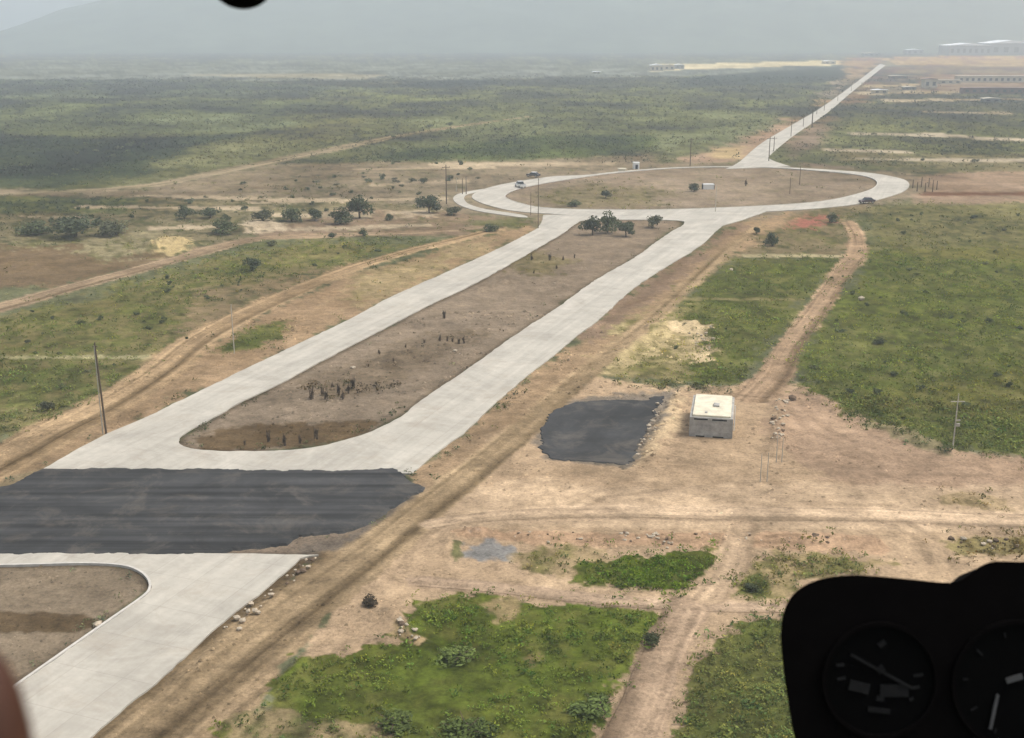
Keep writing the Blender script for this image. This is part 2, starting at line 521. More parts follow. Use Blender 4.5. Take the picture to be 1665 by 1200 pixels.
Z([(1345, 163), (1500, 150), (2400, 150), (2400, 300), (1480, 275), (1340, 250), (1318, 236), (1335, 205)], (124, 126, 96), 4, 6, 0.5, (100, 108, 76))
Z([(1330, 240), (1480, 252), (2400, 248), (2400, 292), (1500, 285), (1400, 270), (1330, 262)], (136, 128, 102), 4, 6, 0.35, OL)
Z([(1260, 253), (1350, 186), (1440, 112), (1400, 160), (1345, 200), (1325, 240), (1315, 262), (1440, 276), (1400, 280), (1290, 272)], (140, 126, 112), 3, 5, 0.1)
Z([(1080, 262), (1200, 236), (1300, 188), (1340, 164), (1342, 172), (1210, 263), (1150, 270)], (166, 142, 122), 4, 6, 0.1)
Z([(1165, 243), (1208, 238), (1205, 258), (1160, 258)], (182, 160, 122), 4, 4)
# ground around the roundabout
Z([(560, 262), (900, 262), (1060, 248), (1090, 262), (1200, 263), (1300, 268), (1440, 276), (1480, 280), (1530, 290), (1545, 304), (1500, 322), (1430, 338), (1250, 360), (880, 356), (740, 350), (560, 352), (400, 330), (-900, 328), (-900, 313), (219, 307), (450, 266)], (150, 136, 116), 6, 8, 0.22, OL)
Z([(-900, 322), (300, 318), (520, 322), (720, 340), (660, 372), (420, 380), (330, 400), (240, 396), (-900, 400)], (138, 128, 102), 5, 8, 0.5, (92, 100, 66))
Z([(-900, 318), (60, 316), (230, 322), (250, 345), (60, 350), (-900, 352)], (122, 124, 90), 5, 8, 0.55, (92, 104, 66))
Z([(560, 340), (740, 345), (880, 358), (872, 374), (800, 384), (560, 384), (420, 388), (420, 372)], (150, 130, 110), 5, 6, 0.2, OL)
Z([(760, 362), (850, 352), (868, 366), (850, 380), (780, 386)], (124, 122, 90), 5, 7, 0.5, (98, 106, 66))
Z([(1480, 284), (1530, 280), (2400, 276), (2400, 335), (1480, 334), (1500, 312)], (160, 138, 118), 4, 6, 0.1)
Z([(1500, 312), (2400, 310), (2400, 318), (1500, 318)], (124, 98, 84), 2, 3)
Z([(1400, 340), (1480, 332), (2400, 332), (2400, 412), (1410, 412), (1410, 385)], (134, 128, 92), 5, 8, 0.5, (104, 110, 66))
Z([(1200, 362), (1340, 340), (1400, 335), (1378, 372), (1388, 405), (1370, 420), (1200, 420), (1185, 405)], (142, 128, 100), 5, 6, 0.4, OL)
Z([(1283, 362), (1310, 352), (1343, 350), (1346, 364), (1320, 373), (1290, 374)], (168, 112, 98), 6, 12)
for q in ((200, 318, 560, 326), (120, 336, 420, 340), (400, 330, 720, 322), (420, 350, 600, 352), (600, 300, 760, 296), (560, 276, 800, 272), (700, 268, 1000, 266), (20, 352, 140, 354), (240, 372, 420, 366), (480, 372, 700, 366)):
    Z([(q[0], q[1] - 2.5), (q[2], q[3] - 2.5), (q[2], q[3] + 2.5), (q[0], q[1] + 2.5)], (182, 164, 138), 1.2, 3, 0.1)
for q in ((1392, 152, 1560, 150), (1440, 164, 1800, 160), (1385, 217, 1520, 219), (1500, 219, 1800, 236), (1335, 245, 1480, 247), (1340, 258, 1800, 262), (1400, 140, 1500, 138), (1480, 182, 1640, 184), (1200, 304, 1330, 306), (980, 322, 1090, 323), (900, 300, 1000, 296)):
    Z([(q[0], q[1] - 2), (q[2], q[3] - 2), (q[2], q[3] + 2), (q[0], q[1] + 2)], (184, 170, 148), 1, 3, 0.1)
# left side
Z([(-900, 398), (120, 396), (240, 400), (300, 414), (240, 438), (100, 468), (-900, 500)], (128, 111, 90), 6, 12, 0.15, (104, 100, 66))
Z([(255, 388), (300, 385), (305, 402), (285, 418), (255, 410)], (182, 164, 122), 5, 10, 0.1)
Z([(20, 388), (250, 384), (262, 408), (180, 424), (120, 404), (20, 402)], (152, 142, 112), 6, 14, 0.4, OL)
Z([(-900, 640), (0, 520), (120, 488), (280, 440), (430, 402), (560, 392), (650, 396), (690, 398), (560, 440), (440, 490), (330, 548), (262, 600), (130, 665), (0, 712), (-900, 1000)], (132, 124, 86), 7, 18, 0.62, (100, 112, 64))
Z([(330, 470), (520, 440), (560, 436), (440, 488), (340, 535), (290, 550), (300, 510)], (146, 128, 100), 8, 14, 0.3, OL)
Z([(-900, 905), (0, 790), (70, 765), (245, 676), (447, 578), (641, 481), (826, 398), (876, 374), (860, 366), (750, 395), (560, 450), (440, 502), (330, 562), (262, 622), (100, 704), (0, 748), (-900, 930)], (166, 140, 110), 4, 6, 0.05, OL)
Z([(600, 440), (740, 400), (810, 392), (700, 448), (590, 498), (560, 490)], (168, 148, 112), 10, 14, 0.2, (126, 122, 76))
Z([(343, 574), (382, 545), (440, 521), (478, 522), (458, 546), (400, 572)], (120, 120, 74), 4, 7, 0.8, (94, 106, 58))
Z([(252, 396), (272, 386), (300, 388), (306, 404), (285, 416), (258, 412)], (196, 174, 128), 4, 7)
Z([(395, 368), (430, 360), (470, 364), (460, 374), (405, 378)], (192, 174, 148), 4, 8)
Z([(640, 345), (690, 340), (700, 352), (650, 356)], (186, 168, 142), 4, 8)
# median island and circle
Z([(286, 722), (390, 652), (600, 545), (885, 396), (940, 357), (1115, 357), (1060, 400), (900, 506), (690, 655), (600, 706), (400, 740), (310, 738)], (146, 130, 112), 3, 4, 0.08, (96, 86, 60))
Z([(330, 712), (400, 690), (640, 682), (600, 702), (530, 722), (400, 733), (330, 730)], (112, 95, 74), 5, 8, 0.08, (84, 74, 50))
Z([(500, 622), (700, 545), (780, 540), (720, 590), (600, 640), (520, 650)], (130, 115, 97), 10, 14, 0.14, (86, 78, 54))
Z([(820, 420), (880, 408), (925, 425), (900, 450), (850, 445)], (134, 122, 94), 6, 10, 0.35, (108, 104, 66))
Z([(800, 318), (880, 294), (1060, 273), (1280, 270), (1430, 285), (1430, 305), (1300, 334), (1000, 345), (850, 338)], (152, 136, 118), 4, 6, 0.14, OL)
Z([(860, 318), (960, 300), (1080, 312), (1040, 338), (900, 338)], (136, 124, 100), 8, 10, 0.35, (104, 108, 70))
Z([(-900, 910), (120, 912), (235, 928), (250, 950), (130, 1040), (0, 1140), (-200, 1270), (-900, 1270)], (146, 130, 110), 3, 3, 0.05, (110, 100, 70))
Z([(-900, 1000), (60, 994), (135, 1000), (165, 1014), (120, 1028), (-900, 1030)], (108, 92, 72), 4, 6, 0.05)
# east of the carriageway
Z([(300, 893), (460, 872), (560, 858), (640, 835), (640, 880), (500, 920), (300, 912)], (146, 130, 114), 4, 5)
Z([(-900, 780), (0, 775), (60, 762), (80, 772), (20, 800), (-900, 815)], (150, 134, 106), 4, 5, 0.1)
Z([(668, 772), (752, 706), (849, 619), (937, 551), (1021, 477), (1139, 400), (1202, 361), (1300, 346), (1240, 385), (1185, 425), (1110, 490), (1030, 545), (965, 605), (900, 655), (880, 690), (800, 770), (720, 830), (640, 830)], (168, 142, 112), 5, 8, 0.02)
Z([(937, 551), (1021, 477), (1139, 400), (1200, 362), (1215, 368), (1150, 415), (1060, 490), (965, 560)], (146, 124, 104), 5, 9, 0.05)
Z([(380, 1300), (520, 1000), (640, 880), (720, 790), (800, 720), (890, 655), (960, 610), (1100, 634), (1220, 624), (1290, 620), (1330, 640), (1420, 685), (1545, 735), (1665, 745), (2600, 780), (2600, 1330), (380, 1330)], (194, 166, 134), 6, 10, 0.0)
Z([(1290, 630), (1340, 640), (1420, 685), (1545, 735), (2600, 770), (2600, 820), (1400, 800), (1290, 760), (1240, 700)], (178, 150, 124), 14, 14, 0.0)
Z([(1240, 608), (1270, 590), (1292, 606), (1290, 622), (1262, 622)], (146, 124, 116), 5, 6)
Z([(100, 1330), (180, 1190), (300, 1085), (440, 965), (492, 912), (560, 868), (640, 835), (690, 800), (780, 760), (700, 850), (600, 950), (520, 1020), (440, 1110), (380, 1200), (330, 1330)], (166, 142, 111), 5, 8, 0.02)
Z([(120, 1195), (255, 1085), (330, 1018), (410, 955), (462, 905), (512, 905), (470, 965), (390, 1030), (300, 1112), (205, 1200)], (150, 128, 100), 4, 7, 0.08, (110, 104, 64))
Z([(590, 850), (640, 800), (690, 790), (730, 795), (700, 830), (640, 865), (590, 880), (480, 912), (485, 885), (560, 868)], (132, 120, 108), 9, 12, 0.0)
Z([(700, 800), (860, 775), (1000, 790), (1250, 785), (2600, 800), (2600, 870), (1300, 862), (900, 860), (720, 870)], (206, 178, 146), 10, 10, 0.0, amt=0.7)
Z([(730, 862), (900, 866), (1300, 868), (1430, 875), (1430, 900), (1250, 895), (950, 890), (860, 890), (740, 878)], (194, 160, 128), 5, 10, 0.06, OL)
Z([(735, 905), (742, 882), (800, 874), (836, 884), (842, 900), (818, 915), (775, 914)], (150, 147, 144), 9, 16)
Z([(728, 905), (735, 885), (752, 880), (756, 905), (740, 915)], (132, 124, 96), 4, 6, 0.5, OL)
Z([(830, 905), (880, 885), (960, 890), (1000, 910), (940, 940), (860, 930)], (170, 148, 112), 8, 12, 0.3, (116, 118, 66))
Z([(935, 944), (950, 920), (1028, 912), (1110, 898), (1160, 896), (1150, 930), (1125, 950), (1105, 961), (1040, 958)], (110, 112, 60), 5, 14, 0.97, (88, 112, 36))
Z([(1190, 966), (1214, 934), (1246, 897), (1300, 900), (1440, 915), (1380, 935), (1300, 950), (1275, 975), (1220, 974)], (168, 148, 108), 7, 12, 0.42, (112, 116, 62))
Z([(1192, 968), (1205, 945), (1235, 930), (1250, 950), (1245, 970)], (130, 126, 78), 5, 8, 0.8, (98, 110, 56))
Z([(1540, 885), (1560, 872), (1700, 872), (1700, 905), (1560, 900)], (150, 136, 92), 6, 10, 0.45, (98, 92, 52))
Z([(1510, 805), (1560, 800), (1640, 812), (1640, 828), (1530, 824)], (180, 156, 120), 7, 10, 0.25, (110, 104, 62))
Z([(1086, 644), (1112, 650), (1094, 700), (1064, 745), (1030, 762), (1044, 722), (1066, 682)], (216, 188, 150), 5, 9)
Z([(870, 720), (880, 682), (920, 650), (1000, 644), (1095, 636), (1080, 668), (1040, 745), (1024, 764), (960, 756), (890, 748)], (140, 128, 114), 6, 7)
# the big green patches
Z([(634, 994), (685, 979), (752, 968), (792, 966), (805, 980), (853, 978), (954, 988), (1054, 994), (1086, 1008), (1076, 1042), (1048, 1078), (1017, 1112), (996, 1160), (980, 1200), (950, 1300), (330, 1300), (372, 1178), (447, 1160), (471, 1103), (490, 1072), (560, 1062), (617, 1046), (640, 1020)], (116, 118, 60), 6, 20, 0.92, (92, 112, 42))
Z([(635, 1008), (670, 1022), (692, 1048), (650, 1052), (628, 1040)], (190, 164, 122), 6, 10, 0.1)
Z([(790, 985), (830, 970), (850, 978), (832, 1004), (805, 1012)], (172, 150, 108), 5, 9, 0.25)
Z([(840, 1068), (880, 1058), (905, 1078), (860, 1088)], (150, 134, 92), 6, 10, 0.4)
Z([(380, 1170), (440, 1158), (520, 1172), (640, 1180), (640, 1215), (370, 1215)], (156, 138, 102), 8, 14, 0.45)
Z([(1100, 1200), (1112, 1123), (1126, 1086), (1159, 1049), (1192, 1013), (1219, 1007), (1290, 1005), (1700, 1000), (1700, 1330), (1060, 1330)], (114, 114, 66), 5, 13, 0.92, (102, 114, 56))
Z([(1408, 430), (1374, 464), (1347, 494), (1324, 535), (1297, 570), (1293, 602), (1314, 632), (1361, 656), (1418, 683), (1461, 696), (1509, 713), (1542, 731), (1593, 732), (1665, 740), (2600, 760), (2600, 408), (1500, 405), (1412, 410)], (122, 122, 76), 5, 14, 0.85, (104, 117, 60))
Z([(1470, 405), (2600, 402), (2600, 432), (1600, 425), (1480, 420)], (124, 120, 76), 6, 10, 0.6, (104, 110, 60))
Z([(1380, 640), (1500, 630), (1665, 600), (2600, 610), (2600, 660), (1560, 680), (1420, 672)], (126, 122, 76), 14, 18, 0.75, (108, 114, 60))
Z([(1400, 690), (1465, 694), (1540, 728), (1540, 742), (1480, 722)], (160, 146, 112), 5, 6, 0.2, OL)
Z([(1100, 490), (1166, 444), (1198, 420), (1324, 417), (1376, 420), (1371, 434), (1340, 452), (1313, 486), (1290, 512), (1264, 545), (1238, 580), (1214, 605), (1198, 628), (1100, 620), (1060, 560)], (122, 121, 76), 5, 14, 0.85, (102, 115, 60))
Z([(1105, 486), (1060, 505), (1028, 520), (1000, 560), (960, 606), (1040, 620), (1105, 622), (1130, 600), (1120, 540)], (160, 146, 104), 10, 14, 0.45, (112, 118, 64))
Z([(1030, 545), (1095, 527), (1160, 538), (1170, 560), (1152, 592), (1125, 590), (1060, 578), (1010, 596), (975, 606), (995, 575)], (192, 172, 128), 6, 14, 0.3, (126, 126, 70))
Z([(1095, 530), (1130, 528), (1162, 538), (1171, 560), (1152, 592), (1128, 590), (1142, 562), (1100, 548)], (210, 186, 146), 5, 9, 0.1)
Z([(1105, 484), (1310, 485), (1308, 489), (1105, 489)], (150, 140, 98), 1, 2, 0.3)
Z([(1208, 414), (1375, 415), (1374, 419), (1208, 419)], (190, 176, 138), 1, 2, 0.0)
Z([(-900, 578), (0, 578), (262, 580), (268, 584), (0, 584), (-900, 585)], (166, 158, 120), 1, 2, 0.2)

# ruts and scrapes in the open dirt: line, half width in metres, lighter or darker
RUTS = []
def rut(pts, wdt=0.45, dk=-0.28, pair=0.0):
    C = smooth(gps(pts), False, 8)
    RUTS.append((C, wdt, dk))
    if pair:
        t = np.gradient(C, axis=0)
        n = np.stack([t[:, 1], -t[:, 0]], 1)
        n /= np.linalg.norm(n, axis=1)[:, None]
        RUTS.append((C + n * pair, wdt, dk))
rut([(690, 862), (780, 838), (880, 800), (960, 780), (1080, 778)], 0.5, 0.22, 1.9)
rut([(890, 838), (940, 815), (975, 792), (1000, 772), (1010, 760)], 0.4, -0.25, 1.8)
rut([(960, 800), (1080, 786), (1160, 795), (1260, 812), (1400, 822)], 0.5, -0.2, 2.0)
rut([(1060, 790), (1110, 792), (1150, 798)], 0.9, -0.3)
rut([(1280, 770), (1420, 772), (1665, 774), (1900, 776)], 0.35, -0.32)
rut([(1230, 764), (1400, 765), (1640, 768), (1900, 770)], 0.3, 0.25)
rut([(740, 866), (900, 872), (1100, 874), (1300, 876)], 0.35, -0.3, 1.2)
rut([(800, 829), (870, 829), (1000, 829)], 0.3, -0.25)
rut([(720, 860), (850, 850), (1050, 848), (1300, 850), (1665, 858)], 0.4, -0.16, 1.8)
rut([(1390, 770), (1410, 790), (1430, 810)], 0.6, -0.25, 1.6)
rut([(1480, 850), (1520, 870), (1545, 900), (1560, 940)], 0.5, -0.22, 1.9)
rut([(750, 700), (800, 690), (870, 665), (940, 610)], 0.5, -0.15, 2.0)
rut([(700, 770), (770, 715), (850, 660), (900, 620)], 0.6, -0.16)
rut([(1290, 640), (1340, 690), (1400, 720), (1500, 748), (1640, 756)], 0.6, -0.16, 2.1)
rut([(215, 1195), (290, 1125), (380, 1050), (470, 970), (560, 895)], 0.35, -0.38)
rut([(300, 1195), (400, 1105), (520, 1000), (620, 905), (700, 835)], 0.4, -0.25, 2.2)
rut([(340, 1195), (440, 1105), (560, 1000), (640, 925)], 0.4, 0.16, 1.8)
rut([(700, 960), (850, 968), (1000, 985), (1180, 992)], 0.4, -0.2, 1.7)
rut([(60, 745), (170, 680), (260, 620), (330, 570)], 0.5, -0.22, 2.0)
rut([(20, 770), (120, 715), (220, 665), (330, 605), (440, 545)], 0.5, -0.2)
rut([(1060, 470), (1130, 405), (1180, 375)], 1.2, -0.28)
rut([(990, 520), (1010, 500), (1060, 480)], 1.4, -0.3)
rut([(1080, 462), (1120, 455), (1150, 455)], 0.9, -0.3)

def paint(X, Y):
    """soil colour, plant cover and plant colour at ground points (haze taken off, so the air can put it back)"""
    sh = X.shape
    X, Y = X.ravel().astype(float), Y.ravel().astype(float)
    pp = mpp(X, Y)
    ppe = pp * np.clip(np.hypot(X, Y) / (2.2 * H), 1, 5)      # far edges fray over more ground
    col = np.tile(lin((122, 124, 96)), (len(X), 1))
    veg = np.full(len(X), 0.45)
    vc = np.tile(lin((98, 106, 76)), (len(X), 1))
    n1, n2 = fbm(X / 9, Y / 9, 1, 5) - 0.5, fbm(X / 60, Y / 60, 5, 4) - 0.5
    n0 = fbm(X / 1.7, Y / 1.7, 9, 4) - 0.5
    n00 = fbm(X / 0.7, Y / 0.7, 15, 2) - 0.5
    far = np.clip((np.hypot(X, Y) - 150) / 350, 0, 1)
    nn = (n0 * 1.6 + n1 * 1.3 + n00 * 0.9) * (1 - far) + (n1 * 0.8 + n2 * 1.6) * far
    for P, _, c, soft, rag, v, vcol, amt in ZONES:
        m = 60 * max(mpp(P[:, 0], P[:, 1]).max(), 0.05) + 2
        lo, hi = P.min(0) - m, P.max(0) + m
        k = np.nonzero((X > lo[0]) & (X < hi[0]) & (Y > lo[1]) & (Y < hi[1]))[0]
        if not len(k):
            continue
        d = sdf(X[k], Y[k], P) / ppe[k] + nn[k] * rag * 2.2
        w = sstep(d / (2 * soft) + 0.5) * amt
        col[k] += (c - col[k]) * w[:, None]
        veg[k] += (v - veg[k]) * w
        vc[k] += (vcol - vc[k]) * w[:, None]
    # patches where the growth is dry, thin or lush
    n3 = fbm(X / 22 + 31, Y / 30 - 12, 7, 4) - 0.5
    n4 = fbm(X / 240, Y / 90, 14, 4) - 0.5
    dry = np.clip((n3 * 2.2 + n0 * 0.7 + 0.05) * (1 - far) + (n3 * 1.1 + n4 * 0.3 + n2 * 0.4) * far, -0.7, 1)[:, None]
    fw = far[:, None]
    tan = vc * (np.array([[1.75, 1.38, 1.5]]) * (1 - fw) + np.array([[1.42, 1.24, 1.42]]) * fw)
    vc = np.where(dry > 0, vc + (tan - vc) * dry * 0.8, vc * (1 + 0.55 * dry))
    veg = veg * np.clip(1.05 - 0.75 * np.clip(dry[:, 0], 0, 1), 0, 1)
    # wheel tracks
    for name, (C, wd) in TR.items():
        lo, hi = C.min(0) - 15, C.max(0) + 15
        k = np.nonzero((X > lo[0]) & (X < hi[0]) & (Y > lo[1]) & (Y < hi[1]))[0]
        if not len(k):
            continue
        x, y = X[k], Y[k]
        best = np.full(len(k), 1e9); side = np.zeros(len(k)); ww = np.ones(len(k)); along = np.zeros(len(k)); acc = 0
        for i in range(len(C) - 1):
            a, e = C[i], C[i + 1] - C[i]
            L = math.sqrt(e @ e)
            t = ((x - a[0]) * e[0] + (y - a[1]) * e[1]) / (L * L)
            tc = np.clip(t, 0, 1)
            d = np.hypot(x - a[0] - tc * e[0], y - a[1] - tc * e[1])
            b = d < best
            best = np.where(b, d, best)
            side = np.where(b, ((x - a[0]) * e[1] - (y - a[1]) * e[0]) / L, side)
            ww = np.where(b, wd[i] + (wd[i + 1] - wd[i]) * tc, ww)
            along = np.where(b, acc + tc * L, along)
            acc += L
        d = (0.5 * ww - best) / pp[k] + nn[k] * 9
        soft = 6.0 if name in ('road', 'sand', 'lower', 'left') else 3.5
        w = sstep(d / (2 * soft) + 0.5)
        tcl = {'left': (172, 146, 113), 'field': (157, 136, 112), 'plain': (160, 146, 122), 'right': (174, 147, 119), 'road': (164, 141, 110), 'sand': (205, 177, 146), 'lower': (190, 163, 136), 'spur': (186, 159, 132), 'gap': (197, 169, 138)}[name]
        c = np.tile(lin(tcl), (len(k), 1))
        # long streaks left by wheels, running with the track
        st = fbm(side / 0.5 + 40, along / 45.0, 11, 4) - 0.5
        st2 = fbm(side / 1.8 + 90, along / 90.0, 13, 2) - 0.5
        c *= (1 + (1.25 * st + 0.9 * st2) * (1.0 if name in ('road', 'left') else 0.8))[:, None]
        col[k] += (c - col[k]) * w[:, None]
        veg[k] *= (1 - w)
    for C, wdt, dk in RUTS:
        lo, hi = C.min(0) - 4, C.max(0) + 4
        k = np.nonzero((X > lo[0]) & (X < hi[0]) & (Y > lo[1]) & (Y < hi[1]))[0]
        if len(k):
            d = seg_dist(X[k] + n1[k] * 1.2, Y[k] + n0[k] * 0.5, C, False)
            w = sstep(1.4 - d / wdt) * np.clip(0.5 + 2.4 * n1[k], 0.1, 1)
            col[k] *= (1 + dk * w)[:, None]
            veg[k] *= 1 - 0.7 * w
    # uneven soil: clods, damp and dusty places
    mott = (0.3 * n2 + 0.15 * n4 + 0.8 * n3) * far * np.clip((1500 - np.hypot(X, Y)) / 600, 0.15, 1)
    col *= (1 + 0.5 * n1 + 0.35 * n2 + 0.5 * n0 * (1 - far) + mott)[:, None]
    vc = vc * (1 + 1.2 * mott)[:, None] * np.array([1.04, 0.98, 0.93])
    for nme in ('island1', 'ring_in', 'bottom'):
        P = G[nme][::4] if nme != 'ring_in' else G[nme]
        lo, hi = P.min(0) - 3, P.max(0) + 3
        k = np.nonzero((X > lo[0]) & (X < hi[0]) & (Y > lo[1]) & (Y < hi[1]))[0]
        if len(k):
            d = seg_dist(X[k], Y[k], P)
            col[k] *= (1 - 0.42 * sstep(1.25 - d / 0.9))[:, None]      # shadow outline painted into the soil colour along the slab edge
    col = (col + 0.12 * (col.mean(1, keepdims=True) - col)) * 1.05 * np.array([1.0, 0.995, 0.95])
    vc = (vc + 0.14 * (vc.mean(1, keepdims=True) - vc)) * 1.05
    dist = np.sqrt(X * X + Y * Y + H * H)
    T = np.exp(-HAZE * dist)[:, None]
    un = lambda c: np.clip((c - AIR * (1 - T)) / T, 0.25 * c, None) / KEX
    return un(col).reshape(sh + (3,)), np.clip(veg, 0, 1).reshape(sh), un(vc).reshape(sh + (3,))

def built(X, Y, grow=0.6):
    """1 on and beside paved ground, fading to 0 a little way off"""
    sh = X.shape
    X, Y = X.ravel(), Y.ravel()
    m = np.zeros(len(X))
    k = np.nonzero(np.hypot(X, Y) < 1700)[0]
    x, y = X[k], Y[k]
    best = np.full(len(k), -1e9)
    for nme in ('dual', 'bottom', 'slip', 'far', 'asphalt', 'pad', 'ring_out'):
        P = G[nme][::5] if nme in ('asphalt', 'pad') else (G[nme][::4] if nme in ('dual', 'bottom') else G[nme])
        d = sdf(x, y, P)
        if nme == 'dual':
            d = np.minimum(d, -sdf(x, y, G['island1'][::4]))
        if nme == 'ring_out':
            d = np.minimum(d, -sdf(x, y, G['ring_in']))
        best = np.maximum(best, d)
    m[k] = np.clip(1 + (best + grow) / 2.0, 0, 1)
    return m.reshape(sh)

# low banks of pushed-up earth: line, height, half width
BERMS = []
for pts, hgt, bw in (([(1096, 646), (1080, 680), (1056, 725), (1034, 760)], 0.8, 1.5), ([(1060, 535), (1110, 528), (1160, 540), (1168, 562), (1150, 590)], 0.9, 1.8), ([(1000, 580), (1040, 555), (1070, 540)], 0.6, 1.6),
                     ([(740, 870), (900, 873), (1100, 876), (1300, 878), (1420, 880)], 0.4, 1.2), ([(515, 902), (450, 965), (365, 1040), (300, 1100)], 0.5, 1.0), ([(625, 1000), (660, 1022), (690, 1050)], 0.6, 1.2),
                     ([(1262, 650), (1272, 690), (1258, 735)], 0.7, 1.1), ([(1095, 630), (1180, 632), (1215, 622)], 0.5, 1.2), ([(720, 900), (735, 875), (790, 866)], 0.5, 1.0), ([(1310, 636), (1400, 684), (1500, 716), (1560, 742)], 0.5, 1.4),
                     ([(480, 1080), (560, 1060), (625, 1040)], 0.5, 1.2), ([(380, 1180), (470, 1110)], 0.4, 1.0), ([(510, 640), (600, 600), (700, 560)], 0.45, 2.0), ([(780, 470), (860, 450), (930, 470)], 0.5, 2.0), ([(256, 400), (285, 392), (300, 404)], 1.4, 3.5), ([(120, 402), (200, 414), (250, 404)], 0.9, 3.0), ([(390, 372), (420, 366), (470, 368)], 1.0, 3.0), ([(540, 350), (600, 346), (680, 352)], 0.8, 3.0), ([(880, 310), (980, 300), (1060, 305)], 0.6, 3.0), ([(1190, 318), (1320, 312), (1380, 300)], 0.5, 2.5)):
    BERMS.append((smooth(gps(pts), False, 6), hgt, bw))
def bank(X, Y):
    z = np.zeros(X.shape)
    for C, hgt, bw in BERMS:
        lo, hi = C.min(0) - 4 * bw, C.max(0) + 4 * bw
        k = np.nonzero((X > lo[0]) & (X < hi[0]) & (Y > lo[1]) & (Y < hi[1]))
        if len(k[0]):
            x, y = X[k], Y[k]
            d = seg_dist(x, y, C, False) / bw
            z[k] += hgt * np.exp(-d * d) * np.clip(0.15 + 1.7 * (fbm(x / 1.6, y / 1.6, 13, 4) - 0.2), 0.1, 1.6)
    return z
def relief(X, Y, veg, pav):
    return (1 - pav) * bank(X, Y) + (1 - pav) * (0.10 * (fbm(X / 3, Y / 3, 2, 4) - 0.45) + 0.6 * veg * np.clip(fbm(X / 1.9, Y / 1.9, 6, 4) - 0.38, 0, 1) + 0.25 * (fbm(X / 25, Y / 25, 4, 2) - 0.5)) - 0.03 * pav

# ground sheet: a fan of cells, finest where it is nearest in view
ang = np.concatenate([np.arange(-180, -33, 4.0), np.arange(-33, 33, 0.085), np.arange(33, 180.1, 4.0)])
ang[-1] = 180.0
v = np.arange(1260, 26, -2.2)
rr = H / np.tan(PITCH + np.arctan((v + 50 - 600) / F))
rr = np.concatenate([[0.5, 15, 30, 45, 55], rr[rr > 58], [3700, 4000, 4180]])
rr = np.unique(np.sort(rr))
A, R = np.meshgrid(np.radians(ang), rr)
GX, GY = R * np.sin(A), R * np.cos(A)
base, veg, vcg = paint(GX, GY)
pav = built(GX, GY)
GZ = relief(GX, GY, veg, pav) * np.clip((2500 - R) / 1500, 0, 1)
mo = 3.2 * (fbm(GX / 1.6, GY / 2.4, 3, 4) - 0.5) + 1.8 * (fbm(GX / 7, GY / 9, 8, 4) - 0.5) + np.clip((R - 250) / 400, 0, 1) * 2.6 * (fbm(GX / 28, GY / 45, 12, 4) - 0.5)
cover = np.clip(veg * 1.1 - 0.12 + mo * np.clip(veg * 3, 0, 1), 0, 1)[..., None] * 0.8
tone = np.clip(1 + 1.8 * (fbm(GX / 2.6, GY / 3.6, 5, 5) - 0.5) + 1.2 * (fbm(GX / 0.8, GY / 0.8, 2, 2) - 0.5), 0.4, 1.7)[..., None]
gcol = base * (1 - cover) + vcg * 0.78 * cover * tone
nr, nc = GX.shape
ii = np.arange(nr - 1)[:, None] * nc + np.arange(nc - 1)[None, :]
q = np.stack([ii, ii + 1, ii + nc + 1, ii + nc], -1).reshape(-1, 4)[:, ::-1]
gm = mesh_from('ground', np.stack([GX, GY, GZ], -1).reshape(-1, 3), quads=q, mat=GROUND, smooth_=True)
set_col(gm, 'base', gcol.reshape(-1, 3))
ground = tag(link('ground', gm), kind='structure')

def ground_z(x, y):
    X, Y = np.array([float(x)]), np.array([float(y)])
    _, vg, _ = paint(X, Y)
    return float(relief(X, Y, vg, built(X, Y))[0])

# dirt tracks as thin worn sheets on the ground
TRACK_NAMES = {'left': 'dirt_road', 'field': 'dirt_track', 'plain': 'dirt_track', 'right': 'dirt_track', 'sand': 'dirt_road', 'spur': 'dirt_track', 'lower': 'dirt_track'}
for kk, (name, nm) in enumerate(TRACK_NAMES.items()):
    C, wd = TR[name]
    step = 0.9 if C[:, 1].max() < 300 else 2.0
    L = np.concatenate([[0], np.cumsum(np.hypot(*np.diff(C, axis=0).T))])
    s = np.arange(0, L[-1], step)
    c = np.stack([np.interp(s, L, C[:, 0]), np.interp(s, L, C[:, 1])], 1)
    w = np.interp(s, L, wd)
    t = np.gradient(c, axis=0)
    t /= np.linalg.norm(t, axis=1)[:, None]
    nrm = np.stack([t[:, 1], -t[:, 0]], 1)
    m = 37
    u = np.linspace(-0.46, 0.46, m)
    jl = 1 + 0.25 * (fbm(s / 4, s * 0 + 3.3 + kk, 4, 3) - 0.6)
    X = c[:, 0, None] + nrm[:, 0, None] * u * (w * jl)[:, None]
    Y = c[:, 1, None] + nrm[:, 1, None] * u * (w * jl)[:, None]
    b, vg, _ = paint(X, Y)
    z = relief(X, Y, vg, built(X, Y)) + 0.03 + 0.002 * kk
    edge = (np.abs(u) > 0.455)
    z[:, edge] -= 0.12
    k2 = np.arange(len(s) - 1)[:, None] * m + np.arange(m - 1)[None, :]
    q = np.stack([k2, k2 + 1, k2 + m + 1, k2 + m], -1).reshape(-1, 4)
    tm = mesh_from(nm, np.stack([X, Y, z], -1).reshape(-1, 3), quads=q, mat=GROUND, smooth_=True)
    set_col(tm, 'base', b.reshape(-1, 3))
    tag(link(nm, tm), kind='structure')

